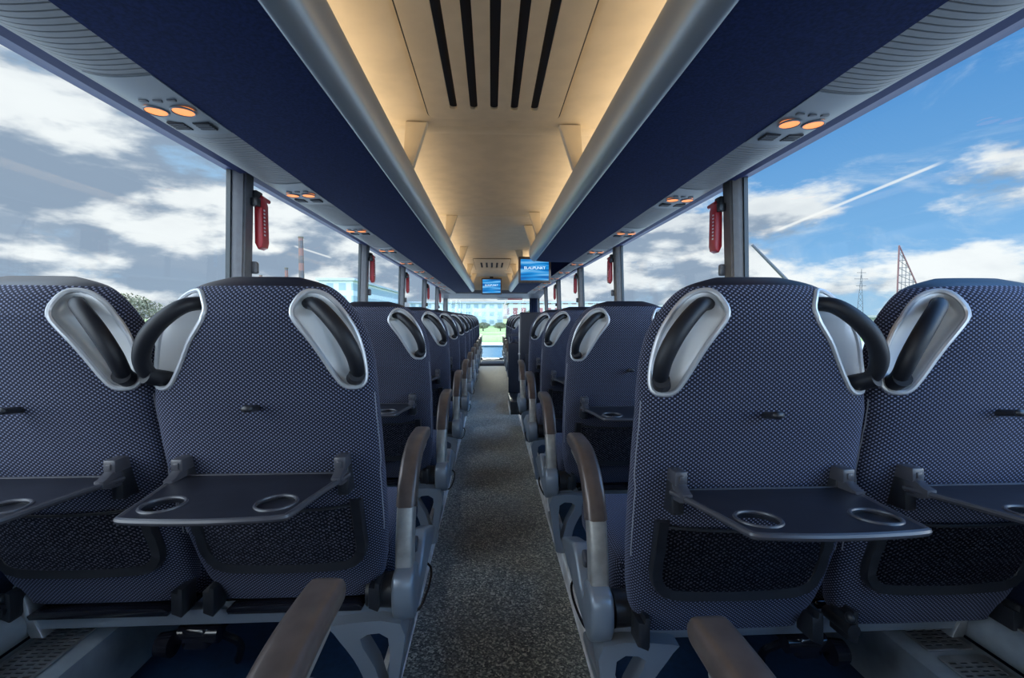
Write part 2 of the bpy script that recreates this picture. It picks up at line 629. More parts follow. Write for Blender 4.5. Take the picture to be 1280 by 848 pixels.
def hr_at(z):
    return sm_interp(z, [0.285, 0.292, 0.32, 0.50, 0.80, 0.90, 0.98, 1.03, 1.052, 1.068], [0.012, 0.03, 0.045, 0.055, 0.065, 0.080, 0.085, 0.075, 0.055, 0.012])


def ex_at(z):
    return np.interp(z, [0.25, 0.6, 0.8, 0.9, 1.06], [0.55, 0.55, 0.62, 0.85, 0.92])


def contour(z):
    hw, yb, hr, ex = float(hw_at(z)), float(yb_at(z)), float(hr_at(z)), float(ex_at(z))
    hf = 0.038 * min(1.0, hr / 0.05)
    base = 0.075
    ph = np.linspace(-np.pi, np.pi, 1601)
    s, c_ = np.sin(ph), np.cos(ph)
    x = hw * np.sign(s) * np.abs(s) ** ex
    pr = np.where(c_ > 0, hr, hf)
    # centre line keeps the rear face smooth where the top rounds over
    yc = yb + max(hr, 0.0) if z < 0.99 else float(yb_at(0.99)) + 0.085
    y = yc - np.sign(c_) * pr * np.abs(c_) ** (ex if True else 1)
    y = np.where(np.abs(c_) < 1e-9, yc, y)
    seg = np.hypot(np.diff(x), np.diff(y))
    L = np.concatenate([[0], np.cumsum(seg)])
    mid = L[800]
    a = L - mid
    half = L[-1] / 2
    aa = np.linspace(-half, half, NC + 1)
    X = np.interp(aa, a, x); Y = np.interp(aa, a, y)
    return aa, X, Y


CONT = [contour(z) for z in zl]


def surf(a, z):
    j = int(np.clip(np.searchsorted(zl, z) - 1, 0, len(zl) - 2))
    t = (z - zl[j]) / (zl[j + 1] - zl[j])
    p = []
    for q in (j, j + 1):
        aa, X, Y = CONT[q]
        p.append((np.interp(a, aa, X), np.interp(a, aa, Y)))
    return Vector((p[0][0] * (1 - t) + p[1][0] * t, p[0][1] * (1 - t) + p[1][1] * t, z))


OUT = catmull([(.086, .985, 0), (.092, 1.018, 0), (.112, 1.036, 0), (.150, 1.026, 0), (.184, .992, 0), (.208, .950, 0), (.220, .900, 0),
               (.222, .858, 0), (.213, .840, 0), (.194, .836, 0), (.176, .842, 0), (.158, .866, 0), (.122, .930, 0)], 6, True)
OUTP = np.array([(p.x, p.y) for p in OUT])


def sdist(px, pz):
    """signed distance, positive inside the handle opening"""
    A = OUTP; B = np.roll(OUTP, -1, axis=0)
    P = np.stack([px, pz], -1)[:, None, :]
    AB = (B - A)[None]
    t_ = np.clip(((P - A[None]) * AB).sum(-1) / (AB ** 2).sum(-1), 0, 1)
    d = np.linalg.norm(P - (A[None] + t_[..., None] * AB), axis=-1).min(1)
    x, y = px[:, None], pz[:, None]
    cond = ((A[None, :, 1] > y) != (B[None, :, 1] > y))
    xi = (B[None, :, 0] - A[None, :, 0]) * (y - A[None, :, 1]) / (B[None, :, 1] - A[None, :, 1] + 1e-12) + A[None, :, 0]
    inside = (cond & (x < xi)).sum(1) % 2 == 1
    return np.where(inside, d, -d)


nz_ = len(zl)
V = np.zeros((nz_, NC, 3)); A_ = np.zeros((nz_, NC)); SD = np.full((nz_, NC), -1.0)
for j, z in enumerate(zl):
    aa, X, Y = CONT[j]
    V[j, :, 0] = X[:-1]; V[j, :, 1] = Y[:-1]; V[j, :, 2] = z; A_[j] = aa[:-1]
    if z > 0.8:
        SD[j] = sdist(np.abs(A_[j]), np.full(NC, z))
dep = np.clip(SD / 0.030, 0, 1)
dep = dep * dep * (3 - 2 * dep) * 0.050
sg = np.sign(A_)
V[:, :, 0] += -sg * dep * 0.80
V[:, :, 1] += dep * 0.55
SGN_IN = SD > 0


def back_piece(name, face_test, mat, push=0.0):
    used = {}
    verts, faces, uvs = [], [], []
    def vid(j, i):
        k = (j, i % NC)
        if k not in used:
            used[k] = len(verts)
            verts.append(tuple(V[k[0], k[1]]))
        return used[k]
    for j in range(nz_ - 1):
        for i in range(NC):
            if face_test(j, i):
                i2 = (i + 1) % NC
                faces.append((vid(j, i), vid(j, i2), vid(j + 1, i2), vid(j + 1, i)))
                a0, a1 = A_[j, i], A_[j, i] + (A_[j, 1] - A_[j, 0])
                b0, b1 = A_[j + 1, i], A_[j + 1, i] + (A_[j + 1, 1] - A_[j + 1, 0])
                uvs += [(a0, zl[j]), (a1, zl[j]), (b1, zl[j + 1]), (b0, zl[j + 1])]
    if face_test(0, 0):
        faces.append(tuple(vid(0, i) for i in range(NC))[::-1]); uvs += [(0, 0)] * NC
    if face_test(nz_ - 2, 0) and name != 'backrest' or name == 'headrest_cap':
        faces.append(tuple(vid(nz_ - 1, i) for i in range(NC))); uvs += [(0, 0)] * NC
    me = bpy.data.meshes.new(name)
    me.from_pydata(verts, [], faces)
    uvl = me.uv_layers.new(name='UVMap')
    uvl.data.foreach_set('uv', np.array(uvs, dtype=np.float32).ravel())
    me.materials.append(M[mat])
    for p in me.polygons:
        p.use_smooth = True
    me.validate()
    return me


def in_rec(j, i):
    i2 = (i + 1) % NC
    return (SD[j, i] + SD[j, i2] + SD[j + 1, i] + SD[j + 1, i2]) > 0


def in_cap(j, i):
    # a band over the top of the headrest, deeper in the middle, narrow over the wings
    za = zl[j]
    a = A_[j, i]
    return za > 1.043 and not in_rec(j, i)


ME = {}
ME['backrest'] = back_piece('backrest', lambda j, i: not in_rec(j, i) and not in_cap(j, i), 'fabric')
ME['headrest_cap'] = back_piece('headrest_cap', in_cap, 'cap')
ME['recL'] = back_piece('handle_recess', lambda j, i: in_rec(j, i) and A_[j, i] < 0, 'satin')
ME['recR'] = back_piece('handle_recess', lambda j, i: in_rec(j, i) and A_[j, i] > 0, 'satin')


def mesh_of(bm, name, mat, uv=False, ang=40):
    me = bpy.data.meshes.new(name)
    bm.normal_update()
    bm.to_mesh(me); bm.free()
    for mm in (mat if isinstance(mat, (list, tuple)) else [mat]):
        me.materials.append(M[mm])
    for p in me.polygons:
        p.use_smooth = True
    me.set_sharp_from_angle(angle=math.radians(ang))
    if uv:
        add_uv_box(me)
    return me


for sgn, key in ((-1, 'L'), (1, 'R')):
    bm = bmesh.new()
    path = [surf(sgn * p.x, min(p.y, 1.055)) for p in OUT]
    tube(bm, path, 0.0052, 8, closed=True)
    ME['bez' + key] = mesh_of(bm, 'handle_bezel', 'bezel')
    bm = bmesh.new()
    pts = [(.098 * sgn, .052, 1.012), (.128 * sgn, .018, 1.006), (.160 * sgn, .002, .980), (.188 * sgn, -.004, .945),
           (.206 * sgn, .002, .905), (.208 * sgn, .018, .872), (.200 * sgn, .045, .856)]
    pp = catmull(pts, 6)
    rs = [0.0130 + 0.0032 * math.sin(math.pi * i / (len(pp) - 1)) for i in range(len(pp))]
    tube(bm, pp, rs, 14)
    # socket at the lower end
    cyl(bm, (.209 * sgn, .012, .866), (.190 * sgn, .060, .850), 0.016, 0.018, 16)
    ME['bar' + key] = mesh_of(bm, 'grab_handle', 'bar')
    # thin grey tube imitating the rim light down the shell's rear edge
    bm = bmesh.new()
    pth = []
    for z in np.linspace(0.82, 0.48, 20):
        hwz = float(hw_at(z))
        j = int(np.searchsorted(zl, z)); j = min(j, nz_ - 1)
        aa, X, Y = CONT[j]
        k = np.argmax(X > hwz * 0.985)
        pth.append(Vector((sgn * X[k], Y[k], z)))
    tube(bm, pth, 0.0014, 6)
    ME['pip' + key] = mesh_of(bm, 'edge_highlight', 'edge_highlight')

# tray table ------------------------------------------------------------
bm = bmesh.new()
outer = catmull([(-.170, .048, 0), (-.176, .035, 0), (-.163, -.02, 0), (-.150, -.085, 0), (-.140, -.145, 0), (-.128, -.160, 0), (-.06, -.168, 0), (0, -.170, 0), (.06, -.168, 0),
                 (.128, -.160, 0), (.140, -.145, 0), (.150, -.085, 0), (.163, -.02, 0), (.176, .035, 0), (.170, .048, 0), (.08, .050, 0), (-.08, .050, 0)], 4, True)
outer2 = [(p.x, p.y) for p in outer]
plate(bm, outer2, [circle(-.098, -.105, .034), circle(.098, -.105, .034)], 0.640, 0.650)
# sunk saucer on the right of the tray
plate(bm, circle(.098, -.105, .0345), [], 0.6405, 0.6445)
ME['tray'] = mesh_of(bm, 'tray_table', 'tray', ang=35)
bm = bmesh.new()
tube(bm, [Vector((p[0] * 0.992, p[1] * 0.992, 0.6465)) for p in outer2], 0.0055, 8, closed=True)
ME['trayrim'] = mesh_of(bm, 'tray_rim', 'hinge')
for k, sx in (('A', -1), ('B', 1)):
    bm = bmesh.new()
    pth = [Vector((.098 * sx + .034 * math.cos(a), -.105 + .034 * math.sin(a), 0.6500)) for a in np.linspace(0, 2 * math.pi, 32, endpoint=False)]
    tube(bm, pth, 0.0032, 8, closed=True)
    ME['cup' + k] = mesh_of(bm, 'cup_ring', 'hinge')
bm = bmesh.new()
# tray arm with its square mounting boss on the seat back
box(bm, -.0125, .0125, .028, .078, .662, .690, .004)
box(bm, -.005, .005, .0250, .030, .670, .682, .001)
prism(bm, [(.075, .658), (.030, .668), (.012, .658), (.002, .655), (.002, .640), (.02, .634), (.075, .628)], 'x', -.010, .010, .003)
ME['bracket'] = mesh_of(bm, 'tray_bracket', 'hinge')
bm = bmesh.new()
box(bm, -.013, .013, .045, .110, .600, .665, .006)
ME['boot'] = mesh_of(bm, 'bracket_boot', 'black')

# coat knob
bm = bmesh.new()
cyl(bm, (0, .035, .795), (0, -.008, .800), .0075, .006, 14)
sphere(bm, (0, -.010, .801), .0095, 1.25, .7, .8, 14)
ME['knob'] = mesh_of(bm, 'coat_knob', 'black')


def rear_y(x, z):
    j = min(int(np.searchsorted(zl, z)), nz_ - 1)
    aa, X, Y = CONT[j]
    m_ = np.abs(aa) < 0.30
    k = np.argmin(np.abs(X - x) + (Y > (yb_at(z) + hr_at(z))) * 9)
    return float(Y[k])


# storage pocket: U frame and net
bm = bmesh.new()
zt, zb, xw = 0.575, 0.400, 0.178
pth = []
ctrl = [(-xw, zt), (-xw, .50), (-xw + .003, zb + .035), (-xw + .03, zb), (-.09, zb - .006), (0, zb - .008), (.09, zb - .006), (xw - .03, zb), (xw - .003, zb + .035), (xw, .50), (xw, zt)]
cc = catmull([(a, b_, 0) for a, b_ in ctrl], 5)
# flat band: sweep of a wide rounded section following the surface
rows = []
m_ = len(cc)
for i, p in enumerate(cc):
    tn = (cc[min(i + 1, m_ - 1)] - cc[max(i - 1, 0)]).normalized()
    nrm = Vector((-tn.y, tn.x, 0))
    ring = []
    for (w_, h_) in ((-.013, .012), (-.013, -.006), (-.010, -.012), (.010, -.012), (.013, -.006), (.013, .012)):
        q = p + nrm * w_
        yb_ = rear_y(p.x * 0.99, p.y)
        ring.append(bm.verts.new((q.x, yb_ + h_, q.y)))
    rows.append(ring)
for A2, B2 in zip(rows[:-1], rows[1:]):
    for k in range(6):
        bm.faces.new((A2[k], A2[(k + 1) % 6], B2[(k + 1) % 6], B2[k]))
bm.faces.new(rows[0]); bm.faces.new(rows[-1][::-1])
bmesh.ops.recalc_face_normals(bm, faces=bm.faces[:])
ME['pocketframe'] = mesh_of(bm, 'pocket_frame', 'black')
bm = bmesh.new()
nx, nzz = 25, 12
g = []
for a in range(nx):
    x = -xw + 2 * xw * a / (nx - 1)
    col_ = []
    for b_ in range(nzz):
        z = zb + (zt - 0.012 - zb) * b_ / (nzz - 1)
        bul = .012 * (1 - (x / xw) ** 2) * (0.5 + 0.5 * b_ / (nzz - 1)) + .004
        col_.append(bm.verts.new((x * (.992), rear_y(x, z) - bul, z - 0.006 * (1 - (x / xw) ** 2) * (b_ / (nzz - 1)))))
    g.append(col_)
for a in range(nx - 1):
    for b_ in range(nzz - 1):
        bm.faces.new((g[a][b_], g[a + 1][b_], g[a + 1][b_ + 1], g[a][b_ + 1]))
bmesh.ops.solidify(bm, geom=bm.faces[:], thickness=0.002)
me = mesh_of(bm, 'pocket_net', 'net', uv=True)
ME['net'] = me
bm = bmesh.new()
tube(bm, [Vector((c_[-1][0], c_[-1][1], c_[-1][2])) for c_ in [[(-xw + 2 * xw * a / 24, rear_y(-xw + 2 * xw * a / 24, zt - .012) - .012 * (1 - ((-xw + 2 * xw * a / 24) / xw) ** 2) - .005, zt - .012 - .006 * (1 - ((-xw + 2 * xw * a / 24) / xw) ** 2))] for a in range(25)]], .0035, 6)
ME['hem'] = mesh_of(bm, 'pocket_hem', 'black')

# seat cushion, under-pan, corner blocks
bm = bmesh.new()
box(bm, -.222, .222, .24, .70, .255, .385, .045, 4)
ME['cushion'] = mesh_of(bm, 'seat_cushion', 'fabric', uv=True)
bm = bmesh.new()
box(bm, -.19, .19, .235, .62, .245, .275, .012, 3)
prism(bm, [(-.16, .258), (.16, .258), (.165, .268), (.15, .278), (.02, .281), (-.02, .281), (-.15, .278), (-.165, .268)], 'y', .178, .215, .004)
ME['pan'] = mesh_of(bm, 'seat_pan', 'gloss')
bm = bmesh.new()
prism(bm, [(-.013, .275), (.010, .265), (.014, .275), (.015, .335), (.004, .338), (.002, .325), (-.012, .328)], 'y', .160, .215, .004)
ME['block'] = mesh_of(bm, 'recliner_cover', 'black')
bm = bmesh.new()
cyl(bm, (0, .15, .30), (0, .23, .30), .015, .015, 14)
sphere(bm, (0, .16, .325), .010, 1, 1.2, 1.2)
ME['latch'] = mesh_of(bm, 'belt_buckle', 'black')


# armrest (given for the aisle on -x, mirrored for the other side) -----------
def ribbon(bm, pts, th, x0, x1, bevel=.008):
    """thick curved strap in the y-z plane"""
    c_ = catmull([(0, p[0], p[1]) for p in pts], 8)
    up_, dn = [], []
    m2 = len(c_)
    for i, p in enumerate(c_):
        tn = (c_[min(i + 1, m2 - 1)] - c_[max(i - 1, 0)]).normalized()
        nr = Vector((0, -tn.z, tn.y))
        w_ = th[0] + (th[1] - th[0]) * i / (m2 - 1)
        up_.append(p + nr * w_ / 2); dn.append(p - nr * w_ / 2)
    # rounded tip
    tip = c_[-1]; tn = (c_[-1] - c_[-2]).normalized(); nr = Vector((0, -tn.z, tn.y))
    arc = [tip + nr * th[1] / 2 * math.cos(a) + tn * th[1] / 2 * math.sin(a) for a in np.linspace(0, math.pi, 9)[1:-1]]
    poly = [(p.y, p.z) for p in up_ + arc + dn[::-1]]
    prism(bm, poly, 'x', x0, x1, bevel, 3)


for side, key in ((-1, 'L'), (1, 'R')):
    def X(a, b_):
        if side < 0:
            a, b_ = a + .010, b_ + .010
        a, b_ = a * side, b_ * side
        return (min(a, b_), max(a, b_))
    bm = bmesh.new()
    ribbon(bm, [(.222, .285), (.228, .34), (.240, .42), (.262, .492)], (.050, .052), *X(.237, .281), bevel=.008)
    ME['arm' + key] = mesh_of(bm, 'armrest_arm', 'arm')
    bm = bmesh.new()
    c0 = [(.258, .480), (.285, .535), (.325, .575), (.385, .602), (.45, .612), (.535, .612)]
    ribbon(bm, c0, (.056, .036), *X(.2335, .2845), bevel=.012)
    ME['pad' + key] = mesh_of(bm, 'armrest_pad', 'pad')
    bm = bmesh.new()
    ribbon(bm, [(.285, .490), (.312, .530), (.35, .560), (.40, .580), (.50, .588)], (.050, .020), *X(.241, .277), bevel=.006)
    ME['under' + key] = mesh_of(bm, 'armrest_underside', 'arm')
    bm = bmesh.new()
    hp = catmull([(.178, .345, 0), (.160, .30, 0), (.168, .25, 0), (.200, .222, 0), (.27, .222, 0), (.40, .236, 0), (.56, .250, 0), (.60, .268, 0), (.56, .292, 0),
                  (.46, .330, 0), (.405, .352, 0), (.355, .330, 0), (.300, .292, 0), (.270, .288, 0), (.255, .310, 0), (.245, .345, 0)], 5, True)
    prism(bm, [(p.x, p.y) for p in hp], 'x', *X(.236, .290), bevel=.010, seg=3)
    ME['housing' + key] = mesh_of(bm, 'armrest_housing', 'frame')
    bm = bmesh.new()
    box(bm, *X(.248, .272), .335, .375, .300, .352, .007, 3, mat=Matrix.Translation((0, .355, .33)) @ Matrix.Rotation(.45, 4, 'X') @ Matrix.Translation((0, -.355, -.33)))
    ME['button' + key] = mesh_of(bm, 'recline_button', 'hinge')
    bm = bmesh.new()
    cyl(bm, (.238 * side, .215, .29), (.17 * side, .215, .29), .042, .038, 24)
    ME['boss' + key] = mesh_of(bm, 'pivot_boss', 'black')
    bm = bmesh.new()
    pth = catmull([(.265 * side, .22, .235), (.280 * side, .23, .218), (.293 * side, .28, .205), (.303 * side, .36, .215), (.300 * side, .41, .232), (.275 * side, .43, .243)], 6)
    tube(bm, pth, .0034, 8)
    ME['cable' + key] = mesh_of(bm, 'belt_cable', 'gloss')

# ---- stand under each pair (built for seats on +x; side=-1 mirrors) ---------
for side, key in ((1, 'R'), (-1, 'L')):
    bm = bmesh.new()
    x0, x1 = sorted((.235 * side, 1.135 * side))
    box(bm, x0, x1, .197, .232, .222, .262, .005)
    box(bm, x0, x1, .44, .48, .205, .244, .005)
    ME['beam' + key] = mesh_of(bm, 'cross_beam', 'frame')
    bm = bmesh.new()
    o1 = [(.238, .235), (.400, .235), (.398, .215), (.352, .150), (.325, .090), (.318, .03), (.318, 0.0), (.258, 0.0), (.252, .03), (.240, .12)]
    hole = [(.268, .200), (.335, .200), (.300, .125), (.284, .070), (.272, .060)]
    def P2(l):
        return [(p[0] * side, p[1]) for p in l]
    t_ = bmesh.new()
    plate(t_, P2(catmull([(a, b_, 0) for a, b_ in o1], 3, True) and [(v.x, v.y) for v in catmull([(a, b_, 0) for a, b_ in o1], 3, True)]),
          [P2([(v.x, v.y) for v in catmull([(a, b_, 0) for a, b_ in hole], 3, True)])], .16, .215)
    t_.transform(Matrix(((1, 0, 0, 0), (0, 0, 1, 0), (0, 1, 0, 0), (0, 0, 0, 1))))
    bmesh.ops.recalc_face_normals(t_, faces=t_.faces[:])
    merge(bm, t_)
    box(bm, *sorted((.262 * side, .300 * side)), .16, .50, 0.0, .030, .006)
    ME['leg' + key] = mesh_of(bm, 'leg', 'frame')
    bm = bmesh.new()
    prism(bm, [(1.10 * side, .205), (1.13 * side, .205), (1.175 * side, .30), (1.165 * side, .335), (1.145 * side, .33), (1.13 * side, .27)], 'y', .19, .235, .005)
    ME['wallbr' + key] = mesh_of(bm, 'wall_bracket', 'steel')
    bm = bmesh.new()
    box(bm, *sorted((.72 * side, .79 * side)), .20, .33, .15, .21, .015, 3)
    cyl(bm, (.70 * side, .22, .185), (.80 * side, .22, .185), .022, .022, 16)
    cyl(bm, (.80 * side, .20, .175), (.835 * side, .20, .175), .030, .026, 18)
    tube(bm, catmull([(.74 * side, .25, .17), (.70 * side, .30, .10), (.72 * side, .33, .03), (.74 * side, .36, .01)], 6), .010, 8)
    ME['mech' + key] = mesh_of(bm, 'recline_mechanism', 'gloss')


def make_seat(aisle_side, name='passenger_seat'):
    """aisle_side -1/+1: armrest on that side; 0: window seat without armrest"""
    e = empty(name)
    def add(nm, key, par=e, loc=None, label=None):
        o = bpy.data.objects.new(nm, ME[key])
        COL.objects.link(o)
        o.parent = par
        if loc: o.location = loc
        if label: o['label'] = label
        return o
    b_ = add('backrest', 'backrest')
    add('edge_highlight', 'pipL', b_); add('edge_highlight', 'pipR', b_)
    add('headrest_cap', 'headrest_cap')
    for s in 'LR':
        r_ = add('handle_recess', 'rec' + s)
        add('handle_bezel', 'bez' + s, r_)
        add('grab_handle', 'bar' + s)
    add('coat_knob', 'knob')
    tr_ = add('tray_table', 'tray')
    add('tray_rim', 'trayrim', tr_)
    add('cup_ring', 'cupA', tr_); add('cup_ring', 'cupB', tr_)
    for x in (-.165, .165):
        k = add('tray_bracket', 'bracket', e, (x, 0, 0))
        add('bracket_boot', 'boot', k)
    f_ = add('pocket_frame', 'pocketframe')
    add('pocket_hem', 'hem', f_)
    add('pocket_net', 'net')
    add('seat_cushion', 'cushion')
    add('seat_pan', 'pan')
    add('recliner_cover', 'block', e, (-.195, 0, 0))
    add('recliner_cover', 'block', e, (.195, 0, 0))
    if aisle_side:
        s = 'L' if aisle_side < 0 else 'R'
        h = add('armrest', 'arm' + s)
        add('armrest_pad', 'pad' + s, h, label='brown padded top of the armrest')
        add('armrest_underside', 'under' + s, h)
        g_ = add('armrest_housing', 'housing' + s)
        add('recline_button', 'button' + s, g_)
        add('pivot_boss', 'boss' + s, g_)
        add('belt_cable', 'cable' + s)
    else:
        add('belt_buckle', 'latch', e, (-.20, 0, 0))
    return e


CH = {}


def copy_tree(o, parent=None):
    c_ = o.copy()
    COL.objects.link(c_)
    if parent:
        c_.parent = parent
    for ch in CH.get(o.name, []):
        copy_tree(ch, c_)
    return c_


PROTO = {'aisle_R': make_seat(-1), 'aisle_L': make_seat(1), 'window_R': make_seat(0), 'window_L': make_seat(0)}


def make_stand(key):
    e = empty('seat_stand')
    for nm, k in (('cross_beam', 'beam'), ('leg', 'leg'), ('wall_bracket', 'wallbr'), ('recline_mechanism', 'mech')):
        o = bpy.data.objects.new(nm, ME[k + key]); COL.objects.link(o); o.parent = e
    return e


STAND = {'R': make_stand('R'), 'L': make_stand('L')}
for o in list(COL.objects):
    if o.parent:
        CH.setdefault(o.parent.name, []).append(o)

used = set()


def place(proto, loc, label, cat, group):
    r_ = proto if proto.name not in used else None
    if r_ is None:
        r_ = copy_tree(proto)
    else:
        used.add('!' + proto.name)
    r_.location = loc
    tag(r_, label, cat, group)
    return r_


ORD = ['row beside the camera', 'first row ahead', 'second row ahead', 'third row ahead', 'fourth row ahead', 'fifth row ahead', 'sixth row ahead', 'seventh row ahead',
       'eighth row ahead', 'ninth row ahead', 'tenth row ahead', 'eleventh row ahead', 'twelfth row ahead']
firsts = {}
rowsL = [0.06 + 0.85 * k for k in range(0, 12)]
rowsR = [-0.04 + 0.85 * k for k in range(0, 5)]
rowsR2 = [6.45, 7.25, 8.05, 8.85]


def put(kind, loc, label, cat, group):
    proto = STAND[kind[-1]] if kind.startswith('stand') else PROTO[kind]
    if kind not in firsts:
        firsts[kind] = 1
        FIRST[kind] = (proto, loc, label, cat, group)
        return
    c_ = copy_tree(proto)
    c_.location = loc
    if cat == 'seat' and loc[1] > 1.2:
        c_.scale = (1, 1, .98)
    tag(c_, label, cat, group)


FIRST = {}
XA, XW = 0.510, 0.980
for k, y in enumerate(rowsL):
    put('aisle_L', (-.497, y, PZ), f'navy dotted aisle seat with armrest, left side, {ORD[k]}', 'seat', 'aisle seats on the left')
    put('stand_L', (0, y, PZ), f'grey metal seat stand under the left pair, {ORD[k]}', 'seat stand', 'seat stands on the left')
    if k > 0:
        put('window_L', (-.960, y, PZ), f'navy dotted window seat, left side, {ORD[k]}', 'seat', 'window seats on the left')
for k, y in enumerate(rowsR):
    put('aisle_R', (XA, y, PZ), f'navy dotted aisle seat with armrest, right side, {ORD[k]}', 'seat', 'aisle seats on the right')
    put('stand_R', (0, y, PZ), f'grey metal seat stand under the right pair, {ORD[k]}', 'seat stand', 'seat stands on the right')
    if k > 0:
        put('window_R', (XW, y, PZ), f'navy dotted window seat, right side, {ORD[k]}', 'seat', 'window seats on the right')
W2 = ['first row beyond the stairwell', 'second row beyond the stairwell', 'third row beyond the stairwell', 'frontmost row beyond the stairwell']
for k, y in enumerate(rowsR2):
    put('aisle_R', (XA, y, PZ), f'navy aisle seat on the right, {W2[k]}', 'seat', 'seats beyond the stairwell')
    put('stand_R', (0, y, PZ), f'grey metal seat stand on the right, {W2[k]}', 'seat stand', 'seat stands beyond the stairwell')
    put('window_R', (XW, y, PZ), f'navy window seat on the right, {W2[k]}', 'seat', 'seats beyond the stairwell')
for kind, (proto, loc, label, cat, group) in FIRST.items():
    proto.location = loc
    tag(proto, label, cat, group)

# the nearest pair on the right is set more upright than the rest
KEEP = ('armrest', 'belt_cable', 'seat_cushion', 'seat_pan')
for o in list(COL.objects):
    if o.parent is None and o.get('label', '').endswith('right side, first row ahead'):
        for ch in COL.objects:
            if ch.parent == o and not ch.name.startswith(KEEP):
                Rm = Matrix.Rotation(math.radians(-3.8), 4, 'X')
                pv = Vector((0, 0, .95))
                base = ch.location.copy()
                ch.location = Rm @ (base - pv) + pv
                ch.rotation_euler = (math.radians(-3.8), 0, 0)

# ================================================================== the bus
Y0, Y1 = -3.2, 10.45


def structure(name, bm, mat, ang=40, kind='structure', parent=None):
    o = to_obj(name, bm, mat, parent, ang)
    if not parent:
        o['kind'] = kind
    return o


bm = bmesh.new(); box(bm, -.30, .30, Y0, Y1, -.05, 0); structure('floor', bm, 'carpet')
bm = bmesh.new(); box(bm, -1.25, -.30, Y0, Y1, -.05, PZ); structure('seat_platform', bm, 'platform')
bm = bmesh.new(); box(bm, .30, 1.25, Y0, 4.62, -.05, PZ); box(bm, .30, 1.25, 5.75, Y1, -.05, PZ)
structure('seat_platform', bm, 'platform')
bm = bmesh.new(); box(bm, .30, 1.25, 4.62, 5.75, -.95, -.90); box(bm, .30, .62, 4.62, 5.75, -.90, -.35); box(bm, .62, .90, 4.62, 5.75, -.90, -.62)
structure('floor_stairwell', bm, 'platform')


def trimstrip(x, side, ya, yb, n):
    bm = bmesh.new()
    # riser face with two ridges and a lip over the platform edge
    prof = [(0, .0), (.006, .0), (.009, .012), (.005, .018), (.005, .060), (.009, .066), (.009, .084), (.005, .090), (.005, .132), (.009, .140), (.006, .150), (-.020, .150), (-.020, .1405), (0, .1405)]
    prism(bm, [(x - side * p[0], p[1]) for p in prof], 'y', ya, yb)
    structure(n, bm, 'trim', 30)


trimstrip(-.30, -1, Y0, Y1, 'trim_1')
trimstrip(.30, 1, Y0, 4.62, 'trim_2')
trimstrip(.30, 1, 5.75, Y1, 'trim_3')

